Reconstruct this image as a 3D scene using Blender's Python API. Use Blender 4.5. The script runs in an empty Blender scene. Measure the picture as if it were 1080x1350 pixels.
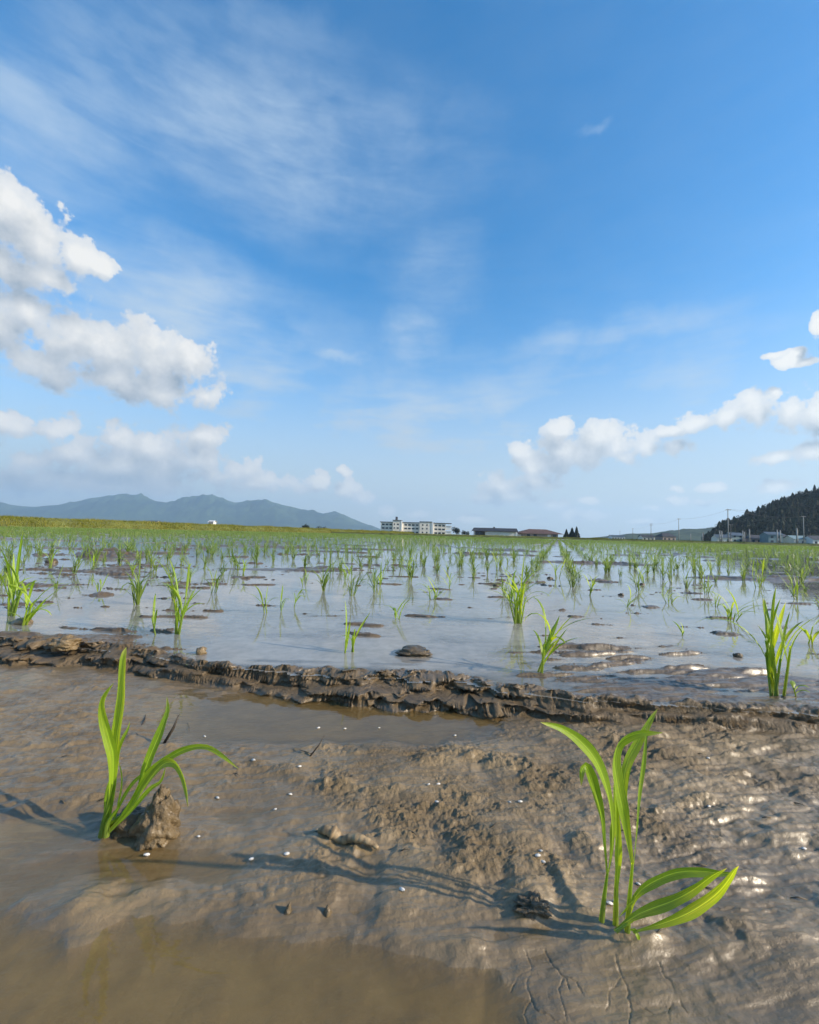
import bpy, math, random
import numpy as np
from mathutils import Matrix, Vector
R = math.radians
rng = np.random.default_rng(7)
random.seed(7)
scene = bpy.context.scene
col = scene.collection

# ------------------------------------------------------------------ camera
F = 560.0                      # focal length in photo pixels (1080 wide)
CAM = np.array([0.0, 0.0, 0.275])
PITCH, ROLL = 2.96, -1.48
cam = bpy.data.cameras.new('camera')
cam.sensor_fit = 'HORIZONTAL'; cam.sensor_width = 36; cam.lens = 36 * F / 1080
cam.clip_start = 0.01; cam.clip_end = 20000
co = bpy.data.objects.new('camera', cam); col.objects.link(co)
co.location = CAM; co.rotation_euler = (R(90 + PITCH), R(ROLL), 0)
scene.camera = co
RM = np.array((Matrix.Rotation(R(ROLL), 3, 'Y') @ Matrix.Rotation(R(90 + PITCH), 3, 'X')))

def ray(px, py):
    d = RM @ np.array([(px - 540) / F, -(py - 675) / F, -1.0])
    return d
def at(px, py, z=0.0):         # where the line of sight meets the level z
    d = ray(px, py); t = (z - CAM[2]) / d[2]
    return CAM + d * t
def atY(px, py, Y):            # where it meets the upright plane at depth Y
    d = ray(px, py); return CAM + d * (Y / d[1])
def project(x, y, z):
    p = np.stack([x - CAM[0], y - CAM[1], z - CAM[2] + 0 * x], -1) @ RM
    w = np.maximum(-p[..., 2], 1e-3)
    return 540 + F * p[..., 0] / w, 675 - F * p[..., 1] / w

# ------------------------------------------------------------------ noise
def _hash(ix, iy, s):
    h = ix * np.uint32(374761393) + iy * np.uint32(668265263) + np.uint32((s * 1274126177) & 0xffffffff)
    h = (h ^ (h >> np.uint32(13))) * np.uint32(1274126177)
    return (h ^ (h >> np.uint32(16))) & np.uint32(1023)
_GC = np.cos(np.arange(1024) * 2 * np.pi / 1024).astype(np.float32); _GS = np.sin(np.arange(1024) * 2 * np.pi / 1024).astype(np.float32)
def pn(x, y, s=0):             # gradient noise, about -1..1
    x = np.asarray(x, float); y = np.asarray(y, float); x, y = np.broadcast_arrays(x, y)
    ix = np.floor(x); iy = np.floor(y); fx = (x - ix).astype(np.float32); fy = (y - iy).astype(np.float32)
    ix = ix.astype(np.int64).astype(np.uint32); iy = iy.astype(np.int64).astype(np.uint32)
    ux = fx * fx * fx * (fx * (fx * 6 - 15) + 10); uy = fy * fy * fy * (fy * (fy * 6 - 15) + 10)
    def g(a, b):
        an = _hash(ix + np.uint32(a), iy + np.uint32(b), s)
        return _GC[an] * (fx - a) + _GS[an] * (fy - b)
    n0 = g(0, 0) * (1 - ux) + g(1, 0) * ux
    n1 = g(0, 1) * (1 - ux) + g(1, 1) * ux
    return (n0 * (1 - uy) + n1 * uy) * 1.5
def fbm(x, y, o=4, s=0, gain=0.5):
    t = 0; a = 1.0; m = 0
    for k in range(o):
        t = t + a * pn(x + 17.3 * k, y - 9.1 * k, s + k); m += a; a *= gain; x = x * 2.03; y = y * 2.03
    return t / m * 1.4
def billow(x, y, o=3, s=0):
    t = 0; a = 1.0; m = 0
    for k in range(o):
        t = t + a * (1 - np.abs(pn(x + 5.3 * k, y + 3.7 * k, s + k)) * 1.6); m += a; a *= 0.5; x = x * 2.1; y = y * 2.1
    return t / m
def sm(a, b, x):
    t = np.clip((x - a) / (b - a), 0, 1); return t * t * (3 - 2 * t)

# ------------------------------------------------------------------ object helpers
def tag(o, label=None, cat=None, group=None, kind=None):
    if label: o['label'] = label
    if cat: o['category'] = cat
    if group: o['group'] = group
    if kind: o['kind'] = kind
    return o
def empty(name, loc, rz=0.0):
    o = bpy.data.objects.new(name, None); col.objects.link(o)
    o.empty_display_size = 0.05; o.location = loc; o.rotation_euler = (0, 0, rz); return o
def link(name, me, parent=None):
    o = bpy.data.objects.new(name, me); col.objects.link(o)
    if parent: o.parent = parent
    return o
def np_mesh(name, V, Fq, m, smooth=True):
    me = bpy.data.meshes.new(name)
    V = np.asarray(V, dtype=np.float32); Fq = np.asarray(Fq, dtype=np.int32)
    k = Fq.shape[1]
    me.vertices.add(len(V)); me.vertices.foreach_set('co', V.ravel())
    me.loops.add(Fq.size); me.loops.foreach_set('vertex_index', Fq.ravel())
    me.polygons.add(len(Fq)); me.polygons.foreach_set('loop_start', np.arange(len(Fq), dtype=np.int32) * k)
    me.polygons.foreach_set('use_smooth', np.full(len(Fq), smooth, dtype=bool))
    me.update(calc_edges=True); me.validate()
    if m: me.materials.append(m)
    return me
def attr(me, name, v):
    a = me.attributes.new(name, 'FLOAT', 'POINT'); a.data.foreach_set('value', np.asarray(v, dtype=np.float32))

class MB:
    def __init__(s): s.v = []; s.f = []
    def box(s, x0, x1, y0, y1, z0, z1):
        b = len(s.v)
        s.v += [(x0, y0, z0), (x1, y0, z0), (x1, y1, z0), (x0, y1, z0), (x0, y0, z1), (x1, y0, z1), (x1, y1, z1), (x0, y1, z1)]
        s.f += [tuple(b + i for i in q) for q in ((3, 2, 1, 0), (4, 5, 6, 7), (0, 1, 5, 4), (1, 2, 6, 5), (2, 3, 7, 6), (3, 0, 4, 7))]
    def poly(s, pts):
        b = len(s.v); s.v += [tuple(p) for p in pts]; s.f.append(tuple(range(b, b + len(pts))))
    def tube(s, pts, rad, n=8, cap=True):
        pts = [Vector(p) for p in pts]; rad = list(rad) if hasattr(rad, '__len__') else [rad] * len(pts)
        b = len(s.v)
        for i, p in enumerate(pts):
            t = (pts[min(i + 1, len(pts) - 1)] - pts[max(i - 1, 0)]).normalized()
            a = t.orthogonal().normalized() if abs(t.z) < .9 else Vector((1, 0, 0)); a = (a - t * a.dot(t)).normalized(); c = t.cross(a)
            for k in range(n):
                q = p + (a * math.cos(2 * math.pi * k / n) + c * math.sin(2 * math.pi * k / n)) * rad[i]; s.v.append(tuple(q))
        for i in range(len(pts) - 1):
            for k in range(n):
                s.f.append((b + i * n + k, b + i * n + (k + 1) % n, b + (i + 1) * n + (k + 1) % n, b + (i + 1) * n + k))
        if cap:
            s.f.append(tuple(b + k for k in reversed(range(n)))); s.f.append(tuple(b + (len(pts) - 1) * n + k for k in range(n)))
    def build(s, name, m, parent=None, smooth=False):
        me = bpy.data.meshes.new(name); me.from_pydata(s.v, [], s.f); me.materials.append(m)
        if smooth: me.polygons.foreach_set('use_smooth', [True] * len(me.polygons))
        me.update(); return link(name, me, parent)

# ------------------------------------------------------------------ node helpers
class NT:
    def __init__(s, nt): s.nt = nt; s.nt.nodes.clear()
    def n(s, typ, **kw):
        nd = s.nt.nodes.new(typ)
        for k, v in kw.items():
            if k == 'ins':
                for i, val in v.items():
                    if isinstance(val, bpy.types.NodeSocket): s.nt.links.new(val, nd.inputs[i])
                    else: nd.inputs[i].default_value = val
            else: setattr(nd, k, v)
        return nd
    def math(s, op, a, b=None, c=None, clamp=False):
        ins = {0: a}
        if b is not None: ins[1] = b
        if c is not None: ins[2] = c
        return s.n('ShaderNodeMath', operation=op, use_clamp=clamp, ins=ins).outputs[0]
    def vm(s, op, a, b=None, c=None, out=0):
        ins = {0: a}
        if b is not None: ins[1] = b
        if c is not None: ins[2] = c
        return s.n('ShaderNodeVectorMath', operation=op, ins=ins).outputs[out]
    def noise(s, vec, scale, detail=4, rough=0.5, dist=0.0):
        return s.n('ShaderNodeTexNoise', ins={'Vector': vec, 'Scale': scale, 'Detail': detail, 'Roughness': rough, 'Distortion': dist}).outputs[0]
    def mr(s, v, a, b, c=0.0, d=1.0, smooth=True):
        return s.n('ShaderNodeMapRange', interpolation_type='SMOOTHSTEP' if smooth else 'LINEAR', ins={0: v, 1: a, 2: b, 3: c, 4: d}).outputs[0]
    def mix(s, f, a, b):
        nd = s.n('ShaderNodeMix', data_type='RGBA')
        for i, val in ((0, f), (6, a), (7, b)):
            if isinstance(val, bpy.types.NodeSocket): s.nt.links.new(val, nd.inputs[i])
            else: nd.inputs[i].default_value = val if i == 0 else ((*val, 1) if len(val) == 3 else val)
        return nd.outputs[2]
    def attr(s, name): return s.n('ShaderNodeAttribute', attribute_name=name).outputs['Fac']
def material(name):
    m = bpy.data.materials.new(name); m.use_nodes = True; return m, NT(m.node_tree)
def simple(name, c, rough=0.7, var=0.15, scale=3.0, c2=None, metal=0.0):
    m, t = material(name)
    tc = t.n('ShaderNodeTexCoord').outputs['Object']
    n = t.noise(tc, scale, 5, 0.6)
    c2 = c2 or tuple(x * (1 - var * 2) for x in c)
    colr = t.mix(t.mr(n, .35, .65), c2, c)
    b = t.n('ShaderNodeBsdfPrincipled', ins={'Base Color': colr, 'Roughness': rough, 'Metallic': metal})
    t.n('ShaderNodeOutputMaterial', ins={0: b.outputs[0]}); return m

# ================================================================== LIGHT AND SKY
SUN_EL, SUN_AZ = 25.0, 105.0     # azimuth clockwise from +Y (camera heading)
sd = Vector((math.cos(R(SUN_EL)) * math.sin(R(SUN_AZ)), math.cos(R(SUN_EL)) * math.cos(R(SUN_AZ)), math.sin(R(SUN_EL))))
sl = bpy.data.lights.new('sun', 'SUN'); sl.energy = 5.0; sl.angle = R(0.5); sl.color = (1.0, 0.87, 0.68)
so = bpy.data.objects.new('sun', sl); col.objects.link(so); so.rotation_euler = sd.to_track_quat('Z', 'Y').to_euler()

def azel(px, py):
    d = ray(px, py); d = d / np.linalg.norm(d)
    return math.atan2(d[0], d[1]), math.asin(d[2])
def build_world():
    w = bpy.data.worlds.new('World'); scene.world = w; w.use_nodes = True
    t = NT(w.node_tree)
    g = t.n('ShaderNodeTexCoord').outputs['Generated']
    d = t.vm('NORMALIZE', g)
    sp = t.n('ShaderNodeSeparateXYZ', ins={0: d})
    az = t.math('ARCTAN2', sp.outputs[0], sp.outputs[1]); el = t.math('ARCSINE', sp.outputs[2])
    ae = t.n('ShaderNodeCombineXYZ', ins={0: az, 1: el, 2: 0.0}).outputs[0]
    sky = t.n('ShaderNodeTexSky', sky_type='NISHITA')
    sky.sun_disc = False; sky.sun_elevation = R(SUN_EL); sky.sun_rotation = R(SUN_AZ)
    sky.altitude = 0; sky.air_density = 1.0; sky.dust_density = 0.6; sky.ozone_density = 2.0
    skyc = t.n('ShaderNodeHueSaturation', ins={'Saturation': 1.46, 'Value': 1.16, 'Color': sky.outputs[0], 'Hue': 0.497}).outputs[0]
    # --- heaps of cumulus: x, y, radius x, radius y in photo pixels -> directions
    cum = [  # upper left
        (-10, 285, 78, 62), (45, 320, 62, 62), (-10, 345, 70, 40), (100, 338, 42, 34), (138, 352, 26, 20), (-120, 320, 120, 80), (20, 272, 50, 34), (60, 365, 90, 34),
        # middle left bank
        (38, 412, 46, 44), (0, 430, 60, 50), (-70, 430, 70, 60), (88, 452, 62, 50), (145, 466, 62, 46), (200, 474, 62, 48), (248, 480, 46, 40), (60, 480, 70, 34), (170, 500, 90, 34), (215, 520, 55, 26), (270, 524, 36, 26), (150, 500, 60, 24),
        # lower left bank
        (72, 566, 34, 28), (150, 578, 38, 28), (205, 594, 52, 32), (262, 604, 52, 34), (312, 622, 42, 26), (352, 634, 34, 17), (110, 600, 70, 36), (45, 608, 58, 26), (170, 615, 110, 26), (290, 628, 80, 20), (20, 560, 40, 26), (-40, 575, 60, 34), (140, 640, 200, 22), (330, 640, 80, 18), (270, 572, 34, 20),
        # small heaps left of the school
        (425, 636, 17, 12), (455, 646, 24, 14), (476, 655, 18, 10), (512, 673, 18, 8), (548, 678, 26, 9), (455, 622, 10, 7),
        # right heap
        (684, 598, 24, 26), (702, 618, 34, 22), (742, 592, 32, 32), (785, 578, 40, 28), (812, 590, 40, 28), (848, 588, 30, 26), (893, 588, 28, 15), (665, 640, 40, 24), (705, 634, 50, 24), (730, 612, 46, 28), (770, 600, 50, 26), (680, 655, 46, 16), (645, 655, 26, 12), (820, 604, 32, 18), (745, 566, 22, 16),
        # upper right bank
        (915, 557, 34, 19), (955, 548, 36, 26), (998, 543, 44, 30), (1038, 541, 42, 34), (1085, 545, 48, 34), (1021, 518, 14, 16), (885, 566, 24, 10),
        (1025, 602, 34, 13), (1068, 598, 38, 19), (1110, 594, 40, 24), (1020, 468, 20, 6), (1040, 474, 26, 10), (1062, 478, 16, 7), (1050, 466, 14, 6), (1080, 432, 14, 18),
        (1030, 641, 32, 11), (895, 660, 26, 8), (932, 661, 24, 7), (862, 669, 26, 6), (893, 644, 12, 6), (722, 664, 28, 11), (765, 680, 40, 9), (620, 686, 40, 7), (840, 686, 40, 6), (950, 640, 22, 7), (775, 660, 14, 6), (700, 682, 40, 7),
        # out of the frame, for the reflections and a turned head
        (-420, 400, 200, 90), (1400, 560, 150, 60), (1650, 420, 160, 90), (-300, 620, 150, 40)]
    el0 = []
    for (x, y, rx, ry) in cum:
        a, e = azel(x, y); a2, _ = azel(x + rx, y); _, e2 = azel(x, y - ry)
        el0.append((a, e, max(abs(a2 - a), .002), max(abs(e2 - e), .002)))
    warp = t.vm('SUBTRACT', t.n('ShaderNodeTexNoise', ins={'Vector': d, 'Scale': 9.0, 'Detail': 5, 'Roughness': .6}).outputs[1], (.5, .5, .5))
    aew = t.vm('MULTIPLY_ADD', warp, (.05, .03, 0), ae)
    warp2 = t.vm('SUBTRACT', t.n('ShaderNodeTexNoise', ins={'Vector': d, 'Scale': 4.0, 'Detail': 6, 'Roughness': .62}).outputs[1], (.5, .5, .5))
    aev = t.vm('MULTIPLY_ADD', warp2, (.34, .16, 0), ae)
    def field(vec):
        acc = None
        for (a, e, ra, re_) in el0:
            q = t.vm('MULTIPLY_ADD', vec, (1 / ra, 1 / re_, 0), (-a / ra, -e / re_, 0))
            L = t.vm('LENGTH', q, out=1)
            acc = L if acc is None else t.math('SMOOTH_MIN', acc, L, 0.45)
        return t.math('SUBTRACT', 1.0, acc)
    def nz(vec): return t.noise(vec, 15.0, 6, .62)
    def puff(vec):   # cauliflower detail, bigger heaps high up, finer near the horizon
        v1 = t.n('ShaderNodeTexVoronoi', feature='SMOOTH_F1', ins={'Vector': vec, 'Scale': 15.0, 'Detail': 3.0, 'Roughness': .55, 'Lacunarity': 2.2, 'Smoothness': .25}).outputs[0]
        n1 = nz(vec)
        return t.math('ADD', t.math('MULTIPLY', t.math('SUBTRACT', .45, v1), .85), t.math('MULTIPLY', t.math('SUBTRACT', n1, .5), 1.7))
    f1 = field(aew); d = t.vm('ADD', d, (1.37, .21, .53)); p1 = puff(d)
    ofd = (.010, 0, .026)
    f2 = field(t.vm('ADD', aew, (.016, .036, 0))); n2 = nz(t.vm('ADD', d, ofd))
    s1 = t.math('ADD', t.math('MULTIPLY_ADD', p1, .95, f1), .47)
    fine = t.math('SUBTRACT', t.noise(d, 44.0, 5, .62), .5)
    mac = t.math('SUBTRACT', f1, f2); mic = t.math('MULTIPLY', t.math('SUBTRACT', nz(d), n2), 1.7)
    lit = t.mr(t.math('ADD', t.math('MULTIPLY', mac, .80), t.math('MULTIPLY_ADD', mic, .50, t.math('MULTIPLY', fine, .55))), -.42, .62, 0, 1, False)
    wd = t.math('MULTIPLY_ADD', lit, -.42, .66)
    dens = t.mr(t.math('DIVIDE', t.math('MULTIPLY_ADD', fine, .85, s1), wd), .02, 1.0)
    dens = t.math('MULTIPLY', dens, t.mr(f1, -.60, -.28))
    thick = t.mr(s1, .15, .8)
    # lit tops, grey bellies
    c = t.mix(lit, (.31, .385, .47), (.97, .95, .90))
    edge = t.mix(thick, t.mix(.6, c, (.70, .75, .80)), c)
    hzm = t.mr(el, .0, .16)
    cloudc = t.mix(hzm, t.mix(.22, edge, (.55, .62, .68)), edge)
    dens = t.math('MULTIPLY', dens, t.mr(el, .0, .16, .88, .98))
    # --- cirrus veils
    veil = [(330, 190, 350, 190, .58), (60, 150, 260, 210, .55), (548, 440, 60, 60, .46), (575, 350, 80, 90, .34), (460, 472, 60, 16, .50), (800, 442, 230, 30, .50), (760, 482, 280, 34, .42),
            (560, 560, 460, 110, .62), (230, 400, 230, 110, .70), (200, 368, 70, 26, .5), (330, 490, 220, 140, .55), (60, 500, 260, 160, .5), (790, 168, 34, 12, .22), (900, 500, 260, 90, .38), (300, 40, 260, 70, .26)]
    mp = t.n('ShaderNodeMapping', ins={'Vector': ae, 'Rotation': (0, 0, R(-24)), 'Scale': (5, 17, 1)}).outputs[0]
    wn = t.noise(mp, 1.0, 6, .58, .25)
    wn2 = t.noise(d, 4.0, 5, .6, .4)
    wn3 = t.noise(t.n('ShaderNodeMapping', ins={'Vector': ae, 'Rotation': (0, 0, R(14)), 'Scale': (4, 22, 1)}).outputs[0], 1.3, 5, .6, .3)
    wsp = t.mr(t.math('ADD', t.math('MULTIPLY', wn2, .7), t.math('ADD', t.math('MULTIPLY', wn, .6), t.math('MULTIPLY', wn3, .5))), .62, 1.16)
    acc = None
    for (x, y, rx, ry, k) in veil:
        a, e = azel(x, y); a2, _ = azel(x + rx, y); _, e2 = azel(x, y - ry)
        ra = abs(a2 - a); re_ = abs(e2 - e)
        q = t.vm('MULTIPLY_ADD', aev, (1 / ra, 1 / re_, 0), (-a / ra, -e / re_, 0))
        L = t.mr(t.vm('LENGTH', q, out=1), 1.15, 0.0, 0, k)
        acc = L if acc is None else t.math('MAXIMUM', acc, L)
    base = t.mr(el, .62, .0, .05, .38)
    vf = t.math('MULTIPLY', t.math('ADD', acc, base), t.math('MULTIPLY_ADD', wsp, .95, .32), clamp=True)
    low = t.mr(el, .54, -.02, 0.0, .97)                 # milky air near the horizon
    vf = t.math('MAXIMUM', vf, low)
    bg1 = t.n('ShaderNodeBackground', ins={0: skyc, 1: 0.145})
    bgv = t.n('ShaderNodeBackground', ins={0: t.mix(t.mr(el, .02, .40), (.47, .515, .535), (.40, .51, .63)), 1: 0.92})
    bgc = t.n('ShaderNodeBackground', ins={0: cloudc, 1: 0.72})
    m1 = t.n('ShaderNodeMixShader', ins={0: vf, 1: bg1.outputs[0], 2: bgv.outputs[0]})
    m2 = t.n('ShaderNodeMixShader', ins={0: dens, 1: m1.outputs[0], 2: bgc.outputs[0]})
    t.n('ShaderNodeOutputWorld', ins={0: m2.outputs[0]})
    w.cycles.sampling_method = 'MANUAL'; w.cycles.sample_map_resolution = 512
build_world()
vs = scene.view_settings; scene.display_settings.display_device = 'sRGB'
vs.view_transform = 'Standard'; vs.look = 'None'; vs.exposure = 0.53; vs.gamma = 1

# ================================================================== MATERIALS
def mud_material(name='wet_mud', obj_space=False, tint=1.0):
    m, t = material(name)
    pos = t.n('ShaderNodeTexCoord').outputs['Object'] if obj_space else t.n('ShaderNodeNewGeometry').outputs['Position']
    n1 = t.noise(pos, 9, 6, .6); n2 = t.noise(pos, 70, 5, .65); n3 = t.noise(pos, 330, 5, .7); n4 = t.noise(pos, 1100, 2, .5)
    c = t.mix(t.mr(n1, .35, .65), tuple(x * tint for x in (.172, .118, .056)), tuple(x * tint for x in (.265, .188, .096)))
    c = t.mix(t.mr(n2, .55, .75, 0, .45), c, (.135, .092, .045))
    c = t.mix(t.mr(n2, .44, .30, 0, .4), c, (.30, .225, .14))
    c = t.mix(t.mr(n3, .54, .72, 0, .40), c, (.085, .060, .032)); c = t.mix(t.mr(n3, .44, .28, 0, .3), c, (.34, .26, .16))
    if not obj_space:
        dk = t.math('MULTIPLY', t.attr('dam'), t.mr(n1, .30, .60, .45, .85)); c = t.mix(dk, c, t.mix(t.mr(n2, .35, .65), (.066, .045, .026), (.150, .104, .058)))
        wet = t.attr('wet'); dry = t.attr('plain')
        c = t.mix(t.math('MULTIPLY', wet, .45), c, (.125, .090, .048))
        pl = t.mix(t.mr(t.noise(pos, .05, 5, .6), .4, .6), (.075, .10, .03), (.14, .13, .05))
        c = t.mix(dry, c, pl)
        cl = t.attr('cloddy')
        sp = t.mr(t.math('SUBTRACT', t.math('MULTIPLY_ADD', n1, .8, t.math('MULTIPLY_ADD', wet, .35, .25)), t.math('MULTIPLY', cl, .38)), .22, .80)
        rough = t.math('MULTIPLY_ADD', sp, -.16, .60)
        coat = t.math('MULTIPLY', t.math('MULTIPLY_ADD', sp, .75, .25), t.math('SUBTRACT', 1.0, dry))
        bs = t.math('MULTIPLY_ADD', sp, -.50, .78)
    else:
        rough, coat, bs = .42, .45, .6
    h = t.math('ADD', t.math('MULTIPLY_ADD', n3, .55, n2), t.math('MULTIPLY', n4, .16))
    bump = t.n('ShaderNodeBump', ins={'Strength': bs, 'Distance': .0075, 'Height': h}).outputs[0]
    cbump = t.n('ShaderNodeBump', ins={'Strength': .20, 'Distance': .006, 'Height': n2}).outputs[0]
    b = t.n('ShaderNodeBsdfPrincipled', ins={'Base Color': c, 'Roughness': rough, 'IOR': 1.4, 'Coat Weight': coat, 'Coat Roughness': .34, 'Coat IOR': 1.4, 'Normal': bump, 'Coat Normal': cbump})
    t.n('ShaderNodeOutputMaterial', ins={0: b.outputs[0]}); return m
def water_material(name, turb, k, wave, scale):
    m, t = material(name)
    pos = t.n('ShaderNodeNewGeometry').outputs['Position']
    dep = t.attr('depth')
    tb = t.math('SUBTRACT', 1.0, t.math('EXPONENT', t.math('MULTIPLY', dep, -k)), clamp=True)
    mp = t.n('ShaderNodeMapping', ins={'Vector': pos, 'Rotation': (0, 0, R(8)), 'Scale': (scale * .30, scale, scale)}).outputs[0]
    w1 = t.noise(mp, 1.0, 3, .5, .6); w2 = t.noise(pos, .9, 3, .5)
    amp = t.mr(w2, .42, .62, .25, 1.0)
    bump = t.n('ShaderNodeBump', ins={'Strength': t.math('MULTIPLY', amp, wave), 'Distance': .01, 'Height': w1}).outputs[0]
    cn = t.math('MULTIPLY_ADD', t.noise(pos, 34, 5, .65), .5, t.math('MULTIPLY', t.noise(pos, 5, 4, .6), .5))
    dc = t.mix(t.mr(cn, .38, .62), turb, tuple(x * .70 for x in turb))
    df = t.n('ShaderNodeBsdfDiffuse', ins={0: dc})
    tr = t.n('ShaderNodeBsdfTransparent', ins={0: (.94, .90, .80, 1)})
    body = t.n('ShaderNodeMixShader', ins={0: tb, 1: tr.outputs[0], 2: df.outputs[0]})
    gl = t.n('ShaderNodeBsdfGlossy', ins={'Color': (1, 1, 1, 1), 'Roughness': .015, 'Normal': bump})
    fr = t.n('ShaderNodeFresnel', ins={'IOR': 1.34, 'Normal': bump})
    bf = t.n('ShaderNodeNewGeometry').outputs['Backfacing']
    fac = t.math('MULTIPLY', fr.outputs[0], t.math('SUBTRACT', 1.0, bf))     # light coming up out of the water is not mirrored back
    s = t.n('ShaderNodeMixShader', ins={0: fac, 1: body.outputs[0], 2: gl.outputs[0]})
    t.n('ShaderNodeOutputMaterial', ins={0: s.outputs[0]}); return m
def leaf_material(name, c1, c2, tl, uvdetail=True):
    m, t = material(name)
    uv = t.n('ShaderNodeUVMap', uv_map='uv').outputs[0]
    sp = t.n('ShaderNodeSeparateXYZ', ins={0: uv})
    u, v = sp.outputs[0], sp.outputs[1]
    oi = t.n('ShaderNodeObjectInfo').outputs['Random']
    pos = t.n('ShaderNodeNewGeometry').outputs['Position']
    n = t.noise(pos, 60, 4, .6)
    base = t.mix(t.math('MULTIPLY_ADD', n, .5, t.math('MULTIPLY', oi, .55), clamp=True), c1, c2)
    base = t.mix(t.mr(v, .30, .0, 0, .8), base, (.11, .15, .03))              # paler sheath at the foot
    base = t.mix(t.mr(v, .93, 1.0, 0, .5), base, (.35, .30, .10))            # drying tip
    st = t.noise(t.n('ShaderNodeCombineXYZ', ins={0: t.math('MULTIPLY', u, 16.0), 1: t.math('MULTIPLY', v, 2.5), 2: t.math('MULTIPLY', oi, 40.0)}).outputs[0], 1.0, 4, .6)
    base = t.mix(t.mr(st, .52, .72, 0, .7), base, tuple(x * .65 for x in c1)); base = t.mix(t.mr(st, .46, .30, 0, .55), base, (.28, .30, .035))
    vein = t.math('SINE', t.math('MULTIPLY', u, 62.0))
    mid = t.mr(t.math('ABSOLUTE', t.math('SUBTRACT', u, .5)), .07, .0)
    base = t.mix(t.math('MULTIPLY', mid, .45), base, tuple(min(1, x * 1.9 + .03) for x in c2))
    base = t.mix(t.mr(vein, .2, 1.0, 0, .16), base, tuple(x * .55 for x in c1))
    bump = t.n('ShaderNodeBump', ins={'Strength': .25, 'Distance': .0006, 'Height': vein}).outputs[0]
    b = t.n('ShaderNodeBsdfPrincipled', ins={'Base Color': base, 'Roughness': .42, 'Specular IOR Level': .4, 'Normal': bump})
    tcol = t.vm('MULTIPLY', base, tl)
    tn = t.n('ShaderNodeBsdfTranslucent', ins={0: tcol})
    s = t.n('ShaderNodeAddShader', ins={0: b.outputs[0], 1: tn.outputs[0]})
    t.n('ShaderNodeOutputMaterial', ins={0: s.outputs[0]}); return m
M_MUD = mud_material()
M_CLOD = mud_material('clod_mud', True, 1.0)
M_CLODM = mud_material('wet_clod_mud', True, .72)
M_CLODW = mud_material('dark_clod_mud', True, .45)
M_WATER = water_material('paddy_water', (.41, .38, .33), 80, .10, 26)
M_PUD = water_material('puddle_water', (.27, .180, .066), 110, .10, 60)
M_LEAF = leaf_material('rice_leaf', (.060, .128, .008), (.205, .285, .016), (2.2, 1.75, .8))
M_LEAF_FAR = leaf_material('far_rice_leaf', (.075, .125, .018), (.13, .18, .03), (1.25, 1.2, .9))
M_DEAD = simple('dead_leaf', (.10, .075, .05), .6, .25, 60)

# ================================================================== TERRAIN
ZF = -0.030                                     # level of the front puddles
def wpts(px, z): return np.array([at(a, b, z)[:2] for a, b in px])
crest = wpts([(-900, 862), (-300, 846), (0, 842), (60, 842), (130, 848), (200, 857), (260, 870), (330, 877), (420, 882), (520, 886), (600, 890), (680, 901), (760, 915), (830, 924), (920, 930), (1000, 938), (1080, 946), (1400, 966), (2200, 1010)], .008)
foot = wpts([(-900, 890), (-300, 876), (0, 872), (130, 878), (250, 897), (380, 917), (520, 931), (640, 942), (740, 948), (840, 953), (960, 960), (1080, 968), (1400, 990), (2200, 1040)], -.022)
def gl(px, py, cx, cy, rx, ry): return np.exp(-(((px - cx) / rx) ** 2 + ((py - cy) / ry) ** 2))
BANK_L = -48.0; RD = np.array([.329, .944])     # rows and the left bank share this direction
def bankdist(x, y):                             # signed distances past the left bank and the far bank (positive = outside)
    nl = -(x - BANK_L) * RD[1] + y * RD[0]      # left of the line through (BANK_L,0) along RD
    nf = (x - 60.0) * RD[0] + (y - 62.0) * RD[1]
    return nl, nf
CRACKS = [[(690, 1245), (700, 1270), (694, 1292), (702, 1312), (712, 1330)], [(722, 1240), (728, 1262), (742, 1282), (750, 1300)], [(702, 1312), (690, 1326), (700, 1350)], [(742, 1282), (738, 1305), (745, 1340)],
          [(805, 1245), (822, 1280), (832, 1310), (828, 1350)], [(868, 1265), (890, 1300), (905, 1325)], [(742, 1282), (760, 1292), (772, 1310)], [(822, 1280), (806, 1296), (800, 1322)], [(890, 1300), (880, 1318), (884, 1345)], [(700, 1270), (684, 1280), (676, 1296)], [(715, 1330), (735, 1340), (760, 1350)], [(832, 1310), (860, 1330)]]
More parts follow.
